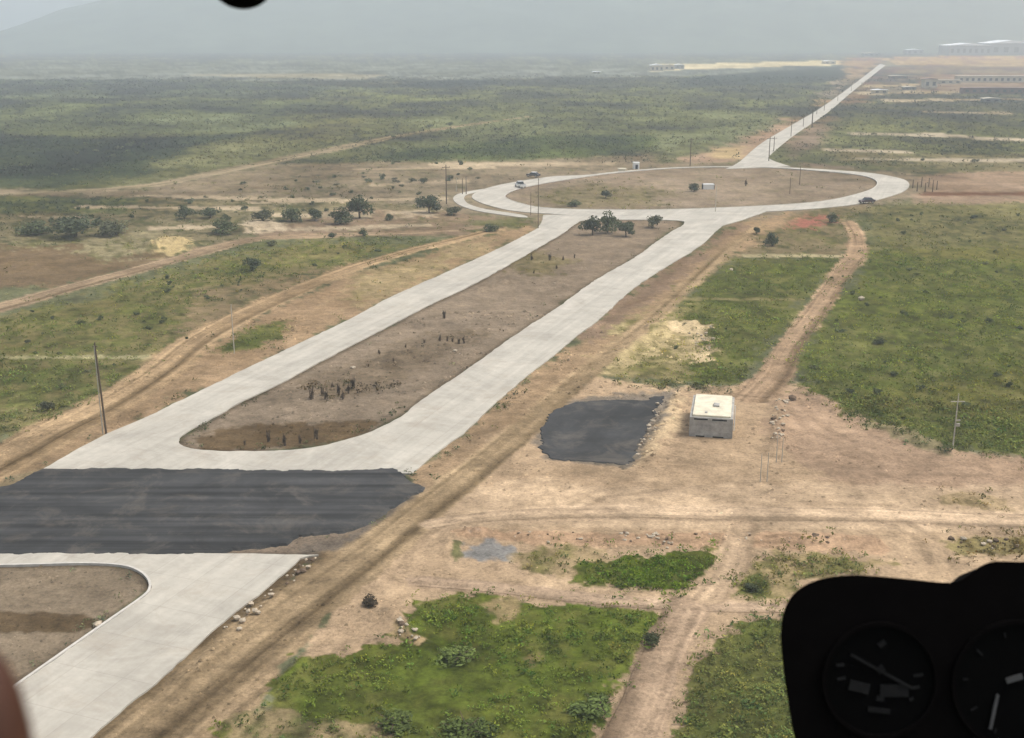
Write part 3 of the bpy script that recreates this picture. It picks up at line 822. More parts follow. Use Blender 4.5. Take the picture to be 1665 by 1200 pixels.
# ------------------------------------------------------------------ paved surfaces
def slab(name, outer, holes, top, mat, bottom=-0.2, batter=0.0):
    bm = bmesh.new()
    edges = []
    for P in [outer] + holes:
        vs = [bm.verts.new((p[0], p[1], top)) for p in P]
        for i in range(len(vs)):
            edges.append(bm.edges.new((vs[i], vs[(i + 1) % len(vs)])))
    bmesh.ops.triangle_fill(bm, edges=edges, use_beauty=True, use_dissolve=False, normal=(0, 0, 1))
    for f in bm.faces:
        if f.normal.z < 0:
            f.normal_flip()
    for P in [outer] + holes:
        n = len(P)
        a = [bm.verts.new((p[0], p[1], top)) for p in P]
        b = [bm.verts.new((p[0], p[1], bottom)) for p in (offset_closed(np.asarray(P), batter) if batter else P)]
        for i in range(n):
            bm.faces.new((a[i], a[(i + 1) % n], b[(i + 1) % n], b[i]))
    me = bpy.data.meshes.new(name)
    bm.to_mesh(me)
    bm.free()
    me.materials.append(mat)
    return tag(link(name, me), kind='structure')
def kerb(parent, P, closed, top, wdt=0.22, z0=-0.2, side=1):
    P = np.asarray(P)
    if closed:
        t = np.roll(P, -1, 0) - np.roll(P, 1, 0)
    else:
        t = np.gradient(P, axis=0)
    n = np.stack([t[:, 1], -t[:, 0]], 1)
    n /= np.linalg.norm(n, axis=1)[:, None] + 1e-9
    a, b = P + n * 0.01 * side, P + n * wdt * side
    V, Fc = [], []
    for i in range(len(P)):
        V += [(a[i][0], a[i][1], z0), (a[i][0], a[i][1], top), (b[i][0], b[i][1], top), (b[i][0], b[i][1], z0)]
    for i in range(len(P) if closed else len(P) - 1):
        j = (i + 1) % len(P)
        for k in range(3):
            Fc.append((i * 4 + k, i * 4 + k + 1, j * 4 + k + 1, j * 4 + k))
    me = mesh_from('kerb', V, faces=Fc, mat=KERB)
    bm = bmesh.new(); bm.from_mesh(me)
    bmesh.ops.recalc_face_normals(bm, faces=bm.faces)
    bm.to_mesh(me); bm.free()
    return link('kerb', me, parent)
def orient(P):
    a = np.sum(P[:, 0] * np.roll(P[:, 1], -1) - np.roll(P[:, 0], -1) * P[:, 1])
    return 1 if a > 0 else -1

dual = slab('concrete_road', G['dual'], [G['island1']], 0.12, CONC)
bot = slab('concrete_road', G['bottom'], [], 0.116, CONC)
BK = smooth(gps(bottom_road), True, 4)
kerb(bot, BK[4 * 10:4 * 22 + 1], False, 0.2, side=orient(BK))
ring = slab('roundabout_road', G['ring_out'], [G['ring_in']], 0.126, CONC)
kerb(ring, G['ring_in'], True, 0.2, side=-orient(G['ring_in']))
slab('slip_road', G['slip'], [], 0.113, CONC)
slab('concrete_road', G['far'], [], 0.109, CONC)
asp = slab('asphalt_crossing', G['asphalt'], [], 0.14, ASPH, batter=0.5)
slab('asphalt_pad', G['pad'], [], 0.06, road_material('rough_asphalt', (0.045, 0.0448, 0.0448), 0.4, 0.15, 0.4, 0.0, 0.26), batter=0.4)

# ------------------------------------------------------------------ mountain behind the plain
mx = np.linspace(-2600, 4100, 240)
my = np.linspace(0, 1, 36)
MX, MV = np.meshgrid(mx, my)
prof = np.interp(mx, [-2600, -1480, -1390, -1280, -1160, -1030, -830, -580, -150, 430, 1160, 1900, 2600, 5200], [0, 4, 24, 62, 112, 138, 158, 172, 184, 190, 184, 174, 178, 150])
prof = prof * (0.9 + 0.2 * fbm(mx / 260, mx * 0 + 4.4, 3, 4))
MY = 2500 + 1500 * MV + 120 * (fbm(MX / 300, MV * 3, 2, 3) - 0.5)
rid = sstep(MV / 0.55) * (1 - 0.6 * sstep((MV - 0.55) / 0.45))
MZ = prof[None, :] * rid * (0.86 + 0.28 * fbm(MX / 170, MV * 9, 7, 5)) - 3
MZ = np.minimum(MZ, 206)
ii = np.arange(35)[:, None] * 240 + np.arange(239)[None, :]
q = np.stack([ii, ii + 1, ii + 241, ii + 240], -1).reshape(-1, 4)
MOUNT = plain('mountain_scrub', (0.075, 0.088, 0.06), 1.0, 0.4, 0.012, 0.05)
tag(link('mountain', mesh_from('mountain', np.stack([MX, MY, MZ], -1).reshape(-1, 3), quads=q, mat=MOUNT, smooth_=True)), kind='structure')

# ------------------------------------------------------------------ low plants that nobody could count
def tufts(X, Y, Zg, size, col, per=7, flat=1.0):
    """one mesh of small leaf clumps at the given points"""
    n = len(X)
    N = n * per
    cx, cy, cz, s = (np.repeat(a, per) for a in (X, Y, Zg, size))
    ca = rng.random(N) * 2 * np.pi
    cr = np.sqrt(rng.random(N)) * 0.75 * s
    hz = rng.random(N)
    px, py = cx + cr * np.cos(ca), cy + cr * np.sin(ca)
    pz = cz + (0.08 + 0.72 * hz * (1 - (cr / (s + 1e-6)) ** 2)) * s * flat
    l = s * (0.13 + 0.15 * rng.random(N))
    th = rng.random(N) * 2 * np.pi
    tilt = rng.normal(0.0, 0.65, N)
    ux, uy, uz = np.cos(th) * np.cos(tilt), np.sin(th) * np.cos(tilt), np.sin(tilt)
    t2 = rng.normal(0.0, 0.65, N)
    vx, vy, vz = -np.sin(th) * np.cos(t2), np.cos(th) * np.cos(t2), np.sin(t2)
    V = np.empty((N, 4, 3), np.float32)
    for k, (a, b) in enumerate(((-1, 0), (0, -0.55), (1, 0), (0, 0.55))):
        V[:, k, 0] = px + l * (a * ux + b * vx)
        V[:, k, 1] = py + l * (a * uy + b * vy)
        V[:, k, 2] = pz + l * (a * uz + b * vz)
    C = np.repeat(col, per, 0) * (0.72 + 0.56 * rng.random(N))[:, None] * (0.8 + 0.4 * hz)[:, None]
    return V.reshape(-1, 3), np.arange(N * 4).reshape(-1, 4), np.repeat(C, 4, 0)
def scatter(n, a0, a1, r0, r1, logr=True):
    a = np.radians(a0 + (a1 - a0) * rng.random(n))
    r = r0 * (r1 / r0) ** rng.random(n) if logr else np.sqrt(r0 ** 2 + (r1 ** 2 - r0 ** 2) * rng.random(n))
    return r * np.sin(a), r * np.cos(a)
def cover_object(name, label, n, r0, r1, logr, size, per, power=1.0, cut=0.12, gain=1.75):
    X, Y = scatter(n, -31, 31, r0, r1, logr)
    _, vg, vc = paint(X + rng.normal(0, 0.9, n) * np.hypot(X, Y) / 100, Y + rng.normal(0, 1.3, n) * np.hypot(X, Y) / 100)
    clump = fbm(X / 5, Y / 5, 10, 4) * 0.7 + fbm(X / 30, Y / 30, 12, 3) * 0.5
    keep = (rng.random(n) < vg ** power * np.clip(0.2 + 2.6 * (clump - 0.36), 0.04, 1.6)) & (vg > cut)
    X, Y, vg, vc, clump = X[keep], Y[keep], vg[keep], vc[keep], clump[keep]
    pv = built(X, Y, 0.2)
    k = pv < 0.7
    X, Y, vg, vc, clump, pv = X[k], Y[k], vg[k], vc[k], clump[k], pv[k]
    z = relief(X, Y, vg, pv)
    s = size * (0.5 + 0.9 * rng.random(len(X)) ** 2) * (0.7 + 0.6 * clump) * np.sqrt(np.clip(np.hypot(X, Y) / 110, 0.8, 9))
    hue = rng.normal(0, 1, len(X))[:, None]
    patch = fbm(X / 3.2, Y / 3.2, 3, 3)
    c = gain * vc * (1 + np.array([0.16, 0.03, -0.05]) * hue) * (0.7 + 0.6 * rng.random(len(X)))[:, None] * np.clip(0.45 + 1.1 * patch, 0.4, 1.5)[:, None]
    c = np.clip(c, 0.008, 0.6)
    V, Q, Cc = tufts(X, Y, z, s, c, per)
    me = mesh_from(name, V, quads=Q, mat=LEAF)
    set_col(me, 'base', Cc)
    return tag(link(name, me), label, 'weeds', kind='stuff')
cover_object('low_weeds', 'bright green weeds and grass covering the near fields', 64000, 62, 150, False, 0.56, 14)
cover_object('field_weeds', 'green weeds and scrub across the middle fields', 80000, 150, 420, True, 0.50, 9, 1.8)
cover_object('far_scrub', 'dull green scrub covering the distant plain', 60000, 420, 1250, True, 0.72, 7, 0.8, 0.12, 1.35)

# ------------------------------------------------------------------ shrubs and trees
def crown_mesh(name, seed, n, wide, tall, blobs, leaf, col):
    r = np.random.default_rng(seed)
    bl = []
    for i in range(blobs):
        a = r.random() * 6.283
        d = 0.62 * wide * math.sqrt(r.random())
        d *= 0.6 + 0.7 * r.random()
        bl.append((d * math.cos(a), d * math.sin(a), tall * (0.16 + 0.56 * r.random() * (1 - 0.5 * d / wide)), wide * (0.28 + 0.22 * r.random()), 0.7 + 0.6 * r.random()))
    k = r.integers(0, blobs, n)
    B = np.array(bl)[k]
    d = r.normal(size=(n, 3))
    d /= np.linalg.norm(d, axis=1)[:, None]
    rad = B[:, 3] * (0.62 + 0.45 * r.random(n))
    P = B[:, :3] + d * rad[:, None] * np.array([1, 1, 0.8])
    P[:, 2] = np.abs(P[:, 2]) + 0.03 * tall
    nrm = d + r.normal(0, 0.55, (n, 3))
    nrm /= np.linalg.norm(nrm, axis=1)[:, None]
    u = np.cross(nrm, r.normal(size=(n, 3)))
    u /= np.linalg.norm(u, axis=1)[:, None]
    w = np.cross(nrm, u)
    l = (leaf * (0.6 + 0.8 * r.random(n)))[:, None]
    V = np.stack([P - u * l, P - w * l * 0.55, P + u * l, P + w * l * 0.55], 1).reshape(-1, 3)
    C = np.asarray(col)[None, :] * (B[:, 4] * (0.7 + 0.6 * r.random(n)))[:, None]
    me = mesh_from(name, V, quads=np.arange(4 * n).reshape(-1, 4), mat=LEAF)
    set_col(me, 'base', np.repeat(C, 4, 0))
    return me
def trunk_mesh(name, seed, h, rad, limbs):
    r = random.Random(seed)
    m = MB()
    m.tube([(0, 0, -0.05), (0.03 * h, 0.01 * h, 0.3 * h), (0.0, 0.04 * h, 0.62 * h)], [rad, rad * 0.75, rad * 0.4], 7)
    for i in range(limbs):
        a = i * 6.283 / limbs + r.random()
        z0 = h * (0.18 + 0.2 * r.random())
        e = h * (0.3 + 0.18 * r.random())
        m.tube([(0, 0, z0), (0.5 * e * math.cos(a), 0.5 * e * math.sin(a), z0 + 0.3 * e), (e * math.cos(a), e * math.sin(a), z0 + 0.75 * e)], [rad * 0.55, rad * 0.35, rad * 0.12], 5)
    return m.mesh(name, DEADWOOD)
GREENS = [(0.086, 0.102, 0.046), (0.098, 0.116, 0.050), (0.078, 0.094, 0.048), (0.115, 0.120, 0.062)]
CROWNS = [crown_mesh('crown', 20 + i, 900, 0.5, 0.85, 9 + i, 0.045, GREENS[i % 4]) for i in range(5)]
TRUNKS = [trunk_mesh('trunk', 40 + i, 0.9, 0.03, 5) for i in range(3)]
BUSHES = [crown_mesh('bush', 60 + i, 240, 0.5, 0.62, 6, 0.07, GREENS[(i + 1) % 4]) for i in range(6)]
SHRUBBROWN = crown_mesh('bush', 77, 300, 0.5, 0.5, 6, 0.06, (0.085, 0.062, 0.038))
WEEDY = [crown_mesh('foliage', 110 + i, 700, 0.5, 0.7, 12, 0.05, ((0.100, 0.136, 0.032), (0.115, 0.150, 0.036), (0.088, 0.118, 0.030))[i]) for i in range(3)]
def gz(x, y):
    return ground_z(x, y)
def tree(px, py, wpx, tall, label, i, group=None, name='tree'):
    p = gp(px, py)
    w = wpx * mpp(*p) * (0.88 if name == 'tree' else 1.0)
    t = thing(name, label, 'tree' if name == 'tree' else 'shrub', (p[0], p[1], 0.0), random.random() * 6.28, group)
    t.scale = (w, w, w * tall)
    link('crown' if name == 'tree' else 'foliage', WEEDY[i % 3] if 'weedy' in label else CROWNS[i % 5], t)
    link('trunk' if name == 'tree' else 'stem', TRUNKS[i % 3], t)
    return t
TREES = [
    (585, 355, 62, 1.0, 'tall dark green tree left of the roundabout, largest of its clump', 'tree'),
    (552, 364, 54, 0.75, 'low dark tree at the left foot of the tallest clump tree', 'tree'),
    (698, 347, 56, 0.9, 'dark tree beside the tip of the slip road left of the roundabout', 'tree'),
    (733, 350, 44, 0.6, 'low wide tree touching the slip road kerb', 'tree'),
    (634, 358, 22, 0.8, 'small tree between the two dark clumps left of the roundabout', 'tree'),
    (964, 382, 52, 1.0, 'leftmost green tree at the head of the median, below the ring road', 'tree'),
    (988, 378, 48, 1.1, 'tallest green tree at the head of the median', 'tree'),
    (1018, 384, 46, 0.9, 'brownish green tree in the middle of the median head clump', 'tree'),
    (1060, 370, 40, 0.95, 'round dark tree at the head of the median, rightmost of its clump', 'tree'),
    (1256, 400, 38, 0.95, 'dark green tree beside the red soil near the right carriageway', 'tree'),
    (1230, 380, 18, 0.9, 'small brown green shrub just left of the tree near red soil', 'shrub'),
    (1352, 362, 24, 0.9, 'round shrub at the right end of the red soil patch', 'shrub'),
    (411, 440, 36, 0.85, 'dark round bush in the left green field under the dirt track', 'shrub'),
    (78, 667, 26, 0.95, 'dark bush at the lower left field edge near the wooden pole', 'shrub'),
    (1128, 312, 26, 0.9, 'dark tree left of the white block inside the roundabout', 'tree'),
    (985, 322, 24, 0.8, 'olive shrub in the left half of the roundabout circle', 'shrub'),
    (935, 336, 30, 0.5, 'low green shrub by the inner kerb at the circle front left', 'shrub'),
    (122, 386, 92, 0.5, 'broad dark thicket at far left above the brown field', 'shrub'),
    (190, 382, 74, 0.5, 'dark thicket right of the broad one above the brown field', 'shrub'),
    (62, 382, 62, 0.5, 'dark thicket left of the broad one above the brown field', 'shrub'),
    (300, 356, 42, 0.85, 'grey green tree above the yellow bare patch on the left', 'tree'),
    (362, 380, 62, 0.6, 'dark low tree right of the yellow bare patch on the left', 'tree'),
    (342, 355, 44, 0.65, 'grey green tree next to the one above the yellow patch', 'tree'),
    (428, 360, 50, 0.65, 'grey green tree midway between left thicket and tall clump', 'tree'),
    (474, 360, 50, 0.7, 'grey green tree second in line left of the tall clump', 'tree'),
    (512, 358, 42, 0.75, 'grey green tree nearest the tall clump on its left', 'tree'),
    (590, 384, 20, 0.9, 'small brown green shrub on the bare strip below the tall clump', 'shrub'),
    (540, 388, 16, 0.9, 'small dark shrub at the left end of the bare strip', 'shrub'),
    (440, 400, 20, 0.7, 'small dark shrub on the edge of the field track', 'shrub'),
    (800, 376, 38, 0.45, 'low green shrub between slip road and left carriageway', 'shrub'),
    (1061, 1048, 42, 0.75, 'dark bush at the right corner of the near green patch', 'shrub'),
    (748, 1072, 84, 0.34, 'dark weedy bush in the middle of the near green patch', 'shrub'),
    (975, 1155, 92, 0.32, 'dark weedy bush at the lower right of the near green patch', 'shrub'),
    (760, 1194, 96, 0.34, 'dark weedy bush at the bottom edge of the near green patch', 'shrub'),
    (640, 1182, 90, 0.3, 'bright weedy bush at the bottom left of the near green patch', 'shrub'),
    (1222, 962, 36, 0.55, 'green bush beside the sparse weeds left of the instrument panel', 'shrub'),
    (1430, 560, 26, 0.6, 'darkest small bush in the right field near the curving track', 'shrub'),
    (1382, 640, 20, 0.6, 'small bush at the lower tip of the right field', 'shrub'),
    (410, 690, 0, 0, '', ''),
]
for i, (px, py, wpx, tall, lab, kind) in enumerate(TREES):
    if kind:
        tree(px, py, wpx, tall, lab, i, name=kind)
p = gp(600, 986)
tag(link('bush', SHRUBBROWN, None, (p[0], p[1], 0), (0, 0, 1), (2.4, 2.2, 1.7)), 'brown dry bush alone on the dirt above the near green patch', 'bush')
# scattered bushes that look alike, by area
FIELDS = [
    ('dark bush dotting the green field right of the curving track', 'bushes in the right field', [(1330, 440), (1420, 420), (1665, 410), (1700, 700), (1500, 700), (1320, 620), (1310, 570)], 46, (0.7, 1.7)),
    ('dark bush in the green field left of the roads', 'bushes in the left field', [(-40, 530), (280, 445), (560, 400), (640, 402), (440, 485), (250, 595), (-40, 700)], 40, (0.7, 1.8)),
    ('dark bush in the green field between carriageway and curving track', 'bushes in the middle right field', [(1120, 490), (1200, 425), (1360, 424), (1300, 500), (1220, 600), (1080, 600)], 14, (0.6, 1.3)),
    ('small bush on the olive strip right of the roundabout', 'bushes right of the roundabout', [(1420, 345), (1700, 340), (1700, 400), (1420, 402)], 14, (0.9, 2.0)),
    ('bush on the far plain beside the long straight road', 'bushes right of the far road', [(1360, 190), (1480, 165), (1700, 168), (1700, 290), (1480, 265), (1350, 235)], 40, (1.6, 3.6)),
    ('small dark bush on the wide green plain beyond the roundabout', 'bushes on the green plain', [(600, 185), (1330, 140), (1180, 235), (900, 258), (600, 258)], 60, (1.8, 4.0)),
    ('dark round bush in the dense scrub at the far left', 'bushes in the far left scrub', [(-20, 225), (250, 225), (200, 285), (-20, 306)], 24, (2.2, 4.5)),
    ('olive bush on the pale strips left of the slip road', 'bushes near the slip road', [(250, 312), (640, 262), (860, 270), (730, 312), (560, 345), (300, 372)], 34, (1.6, 3.6)),
    ('dark bush on the brown ground left of the roundabout', 'bushes left of the roundabout', [(-40, 322), (700, 300), (700, 345), (400, 372), (-40, 395)], 36, (1.2, 2.8)),
]
def rand_in(P, n):
    lo, hi = P.min(0), P.max(0)
    out = []
    while len(out) < n:
        c = lo + (hi - lo) * rng.random((4 * n, 2))
        ok = inside(c[:, 0], c[:, 1], P)
        out += list(c[ok])
    return out[:n]
for lab, grp, poly, n, (s0, s1) in FIELDS:
    for j, p in enumerate(rand_in(gps(poly), n)):
        s = s0 + (s1 - s0) * random.random() ** 1.6
        tag(link('bush', BUSHES[j % 6], None, (p[0], p[1], 0.02), (0, 0, random.random() * 6.28), (s * (0.9 + 0.5 * random.random()), s, s * (0.6 + 0.4 * random.random()))), lab, 'bush', grp)

# dead stems planted on the median
def dead_clump(seed, n, spread):
    r = random.Random(seed)
    m = MB()
    for i in range(n):
        a, d = r.random() * 6.28, spread * r.random()
        x, y = d * math.cos(a), d * math.sin(a)
        h = 0.6 + 0.5 * r.random()
        lx, ly = r.uniform(-.14, .14), r.uniform(-.14, .14)
        m.tube([(x, y, -0.05), (x + lx * .4, y + ly * .4, h * .5), (x + lx, y + ly, h)], [0.04, 0.032, 0.012], 6)
        for k in range(2):
            b = r.random() * 6.28
            m.tube([(x + lx * .4, y + ly * .4, h * (.4 + .25 * k)), (x + .22 * math.cos(b), y + .22 * math.sin(b), h * (.7 + .25 * k))], [0.02, 0.008], 5)
    return m.mesh('stem', DEADWOOD)
DEAD = [dead_clump(i, 4 + i % 3, 0.16) for i in range(4)]
DRYLEAF = [crown_mesh('foliage', 90 + i, 130, 0.30, 0.95, 5, 0.06, ((0.110, 0.078, 0.052), (0.135, 0.096, 0.064), (0.092, 0.068, 0.044))[i % 3]) for i in range(4)]
def dead(px, py, hpx, lab, grp=None):
    p = gp(px, py)
    h = hpx * mpp(*p)
    k = int(px) % 4
    t = thing('dry_shrub', lab, 'shrub', (p[0], p[1], 0.05), px, grp)
    t.scale = (h * 0.85, h * 0.85, h)
    link('stem', DEAD[k], t)
    link('foliage', DRYLEAF[k], t)
ORD = ['first', 'second', 'third', 'fourth', 'fifth', 'sixth', 'seventh', 'eighth', 'ninth', 'tenth']
dead(436, 718, 20, 'dark dry shrub, leftmost upright one at the near end of the median')
dead(463, 724, 22, 'dark dry shrub, second upright one at the near end of the median')
dead(488, 721, 15, 'short dark dry shrub, third one at the near end of the median')
dead(514, 714, 20, 'dark dry shrub, rightmost one at the near end of the median')
dead(398, 724, 9, 'low dark brush flattened at the near tip of the median')
for oi, (x, y, h) in enumerate(sorted(((508, 650, 24), (524, 645, 18), (530, 650, 18), (551, 643, 22), (557, 650, 16), (567, 640, 16), (541, 632, 12), (574, 632, 20)))):
    dead(x, y, h, ORD[oi] + ' dark dry shrub from the left in the cluster on the near median', 'dry shrubs clustered on the median')
for oi, (x, y, h) in enumerate(sorted(((716, 556, 14), (728, 556, 12), (736, 557, 10), (746, 560, 11), (754, 559, 14), (722, 518, 15), (690, 560, 9), (640, 590, 9), (617, 576, 10), (660, 566, 8)))):
    dead(x, y, h, ORD[oi] + ' small dry shrub from the left on the middle of the median', 'dry shrubs on the median middle')
for oi, (x, y, h) in enumerate(sorted(((864, 424, 13), (894, 424, 13), (905, 438, 9), (916, 424, 9), (868, 446, 8), (934, 420, 8)))):
    dead(x, y, h, ORD[oi] + ' small dry shrub from the left on the far stretch of median', 'dry shrubs on the far median')
dead(1213, 302, 12, 'dark dry upright stub in the roundabout circle right of the white block')

# ------------------------------------------------------------------ stones
def rock_mesh(seed):
    r = random.Random(seed)
    bm = bmesh.new()
    bmesh.ops.create_icosphere(bm, subdivisions=1, radius=0.5)
    for q in bm.verts:
        q.co *= 0.7 + 0.5 * r.random()
        q.co.z *= 0.7
    me = bpy.data.meshes.new('stone')
    bm.to_mesh(me); bm.free()
    return me
ROCKS = []
for i in range(5):
    a = rock_mesh(i); a.materials.append(STONE)
    b = rock_mesh(i + 9); b.materials.append(DARKSTONE)
    ROCKS.append((a, b))
def stones(poly, n, s0, s1, lab, grp, dark=0.2):
    pp_ = np.array(rand_in(gps(poly), n))
    zz = bank(pp_[:, 0], pp_[:, 1])
    for j, p in enumerate(pp_):
        s = s0 + (s1 - s0) * random.random() ** 2
        tag(link('stone', ROCKS[j % 5][1 if random.random() < dark else 0], None, (p[0], p[1], zz[j] + 0.12 * s), (0, 0, random.random() * 6), (s, s * .8, s * .8)), lab, 'stone', grp)
stones([(1258, 655), (1285, 650), (1278, 700), (1262, 740), (1252, 720)], 34, 0.3, 0.9, 'pale stone in the rubble line beside the block hut', 'rubble beside the hut', 0.1)
stones([(745, 862), (900, 868), (1420, 872), (1420, 886), (900, 884), (745, 878)], 46, 0.2, 0.6, 'small stone in the row along the lower edge of sand road', 'stones along the sand road', 0.4)
stones([(1000, 866), (1060, 872), (1110, 890), (1090, 894), (1020, 880)], 22, 0.3, 0.7, 'stone at the top edge of the small lower grass patch', 'stones above the small grass patch', 0.4)
stones([(1065, 662), (1080, 650), (1062, 720), (1035, 755), (1030, 742)], 22, 0.3, 0.8, 'pale stone along the right edge of the small asphalt pad', 'stones beside the asphalt pad', 0.05)
stones([(1110, 532), (1160, 540), (1168, 562), (1150, 588), (1138, 575)], 26, 0.3, 0.8, 'pale stone on the bare patch in the middle right field', 'stones on the bare patch', 0.1)
stones([(350, 1030), (440, 960), (500, 905), (515, 915), (450, 975), (370, 1045)], 34, 0.25, 0.75, 'stone along the right edge of the near concrete road', 'stones beside the near road', 0.3)
stones([(625, 1005), (660, 1015), (690, 1045), (640, 1050)], 18, 0.25, 0.7, 'pale stone on the bare spot at left of the near green patch', 'stones in the near green patch', 0.1)
stones([(560, 640), (900, 440), (980, 430), (700, 610), (600, 660)], 30, 0.2, 0.6, 'stone lying on the brown soil of the median', 'stones on the median', 0.5)
stones([(1545, 876), (1655, 876), (1655, 896), (1545, 890)], 16, 0.3, 0.9, 'dark clod among dry weeds at the right edge of sand', 'clods at the right edge', 0.8)
for (x, y, s, lab) in ((575, 600, 0.9, 'bright white stone on the median above the dry shrub cluster'), (740, 572, 0.8, 'pale flat stone on the middle of the median'), (1325, 876, 1.1, 'dark lone clod on the lower edge of the sand road'),
                       (158, 1018, 0.8, 'white stone on the kerb of the bottom left island'), (1188, 440, 1.0, 'white stone in the green field by the right carriageway'), (1400, 488, 1.4, 'pale rock in the right field beside the curving track'), (1288, 650, 1.2, 'brown clod between hut and right field')):
    p = gp(x, y)
    tag(link('stone', ROCKS[int(x) % 5][1 if 'clod' in lab else 0], None, (p[0], p[1], 0.2 * s), (0, 0, x), s), lab, 'stone')

# loose clods and pebbles on the bare dirt, past counting
def pebbles(n, r0, r1):
    X, Y = scatter(n, -30, 30, r0, r1, False)
    b, vg, _ = paint(X, Y)
    pv = built(X, Y, 0.1)
    cl = fbm(X / 7, Y / 7, 2, 4)
    k = (pv < 0.9) & (vg < 0.35) & (rng.random(n) < np.clip((cl - 0.42) * 4, 0.03, 1))
    X, Y, b, vg, pv = X[k], Y[k], b[k], vg[k], pv[k]
    z = relief(X, Y, vg, pv)
    m = len(X)
    s = 0.05 + 0.16 * rng.random(m) ** 3 * (np.hypot(X, Y) / 80)
    a = rng.random(m) * 6.28
    V = np.empty((m, 5, 3))
    for q in range(4):
        rr_ = s * (0.7 + 0.6 * rng.random(m))
        V[:, q, 0] = X + rr_ * np.cos(a + q * 1.571)
        V[:, q, 1] = Y + rr_ * np.sin(a + q * 1.571)
        V[:, q, 2] = z - 0.02
    V[:, 4] = np.stack([X + s * 0.2, Y, z + s * (0.5 + 0.5 * rng.random(m))], 1)
    o = np.arange(m)[:, None] * 5
    T = np.concatenate([o + np.array([[q, (q + 1) % 4, 4]]) for q in range(4)], 0)
    me = mesh_from('loose_stones', V.reshape(-1, 3), tris=T, mat=GROUND)
    tint = np.where(rng.random(m) < 0.35, 0.68, 1.0 + 0.4 * rng.random(m))[:, None]
    set_col(me, 'base', np.clip(np.repeat(b * tint, 5, 0), 0, 0.6))
    tag(link('loose_stones', me), 'loose pebbles and clods strewn over the bare dirt', 'stones', kind='stuff')
pebbles(36000, 62, 190)

# ------------------------------------------------------------------ poles
def pole(px, py, ty, label, mat=WOOD, r=0.14, arm=True, lean=0.0, group=None, cat='pole', name='utility_pole'):
    p = gp(px, py)
    h = height_for(p[1], ty)
    t = thing(name, label, cat, (p[0], p[1], 0), 0, group)
    MB().tube([(0, 0, -0.3), (lean * .5, 0, h * .5), (lean, 0, h)], [r, r * .85, r * .65], 8).build('shaft', mat, t)
    if arm:
        c = MB().box(-1.1, 1.1, -.06, .06, h - .75, h - .62, ROADDIR).build('crossarm', mat, t, loc=(lean, 0, 0))
        for x in (-1.0, -.45, 1.0):
            MB().tube([(x * math.cos(ROADDIR), x * math.sin(ROADDIR), h - .62), (x * math.cos(ROADDIR), x * math.sin(ROADDIR), h - .42)], [.05, .035], 6).build('insulator', DARKP, c)
    return t, h
t, h = pole(173, 706, 557, 'tall dark wooden pole with a thin prop, beside the left carriageway', WOOD, 0.125, False, -0.28)
MB().tube([(-0.42, 0.1, -0.3), (-0.4, 0.0, h * .45), (-0.36, -0.05, h * .97)], [.07, .06, .05], 6).build('prop', PALEPOLE, t)
MB().box(-.6, .02, -.06, .06, h - .5, h - .42).build('crossarm', WOOD, t)
pole(381, 575, 495, 'thin pale pole beside the small green patch by the dirt road', PALEPOLE, 0.07, False)
t, h = pole(1548, 738, 640, 'slender pale pole with a meter box at the right field edge', PALEPOLE, 0.08, False)
MB().box(-.75, .75, -.05, .05, h - .95, h - .87).build('crossarm', PALEPOLE, t)
MB().box(.1, .5, -.1, .1, h * .46, h * .51).build('meter_box', PALEPOLE, t, bevel=.02)
MB().box(.08, .5, -.05, .05, h * .55, h * .57).build('bracket', PALEPOLE, t)
pole(726, 332, 268, 'dark tall pole beside trees at the slip road tip', WOOD, 0.18)
pole(752, 316, 290, 'left one of two close poles behind the slip road', WOOD, 0.13, False)
pole(758, 316, 286, 'right one of two close poles behind the slip road', WOOD, 0.13, False)
pole(742, 312, 288, 'thin pale pole left of the two close poles', PALEPOLE, 0.1, False)
pole(875, 372, 290, 'thin brown pole at the top corner of the left carriageway', WOOD, 0.1, False)
pole(863, 350, 312, 'thin pole on the ring road edge next to the brown one', WOOD, 0.08, False)
pole(1122, 270, 224, 'tall dark pole standing just behind the middle of the roundabout', WOOD, 0.17)
pole(1163, 345, 300, 'thin pole at the front of the circle right of the white block', PALEPOLE, 0.09, False)
pole(1284, 316, 288, 'left pole of the pair in the right half of the circle', WOOD, 0.1, False)
pole(1300, 300, 270, 'right pole of the pair in the right half of the circle', WOOD, 0.12, False)
pole(1250, 262, 222, 'nearest dark pole at the left foot of the far road', WOOD, 0.16)
pole(1258, 246, 222, 'second dark pole on the left of the far road', WOOD, 0.15)
pole(1320, 208, 178, 'stout dark pole beside the middle of the far road', WOOD, 0.3)
for oi, (x, y, ty) in enumerate(((1286, 222, 196), (1306, 206, 184), (1328, 186, 167), (1340, 180, 163), (1362, 164, 150), (1384, 148, 136))):
    pole(x, y, ty, ORD[oi] + ' thin pole from the near end in the row along far road', WOOD, 0.15, False, group='distant poles along the far road')
for x, y, ty, lab in ((1236, 784, 738, 'left stake of the nearer pale pair below the hut'), (1247, 783, 736, 'right stake of the nearer pale pair below the hut'),
                      (1262, 752, 706, 'left stake of the farther pale pair near the rubble line'), (1271, 752, 712, 'right stake of the farther pale pair near the rubble line')):
    t, h = pole(x, y, ty, lab, PALEPOLE, 0.05, False, name='wooden_stake', cat='stake')
for i, (x, y, ty) in enumerate(((1484, 306, 292), (1491, 311, 296), (1498, 304, 288), (1504, 312, 297), (1510, 304, 289), (1516, 312, 293), (1523, 308, 294))):
    t, h = pole(x, y, ty, ORD[i] + ' brown post from the left in the row right of the roundabout', WOOD, 0.16, False, name='wooden_post', cat='post', group='posts right of the roundabout')

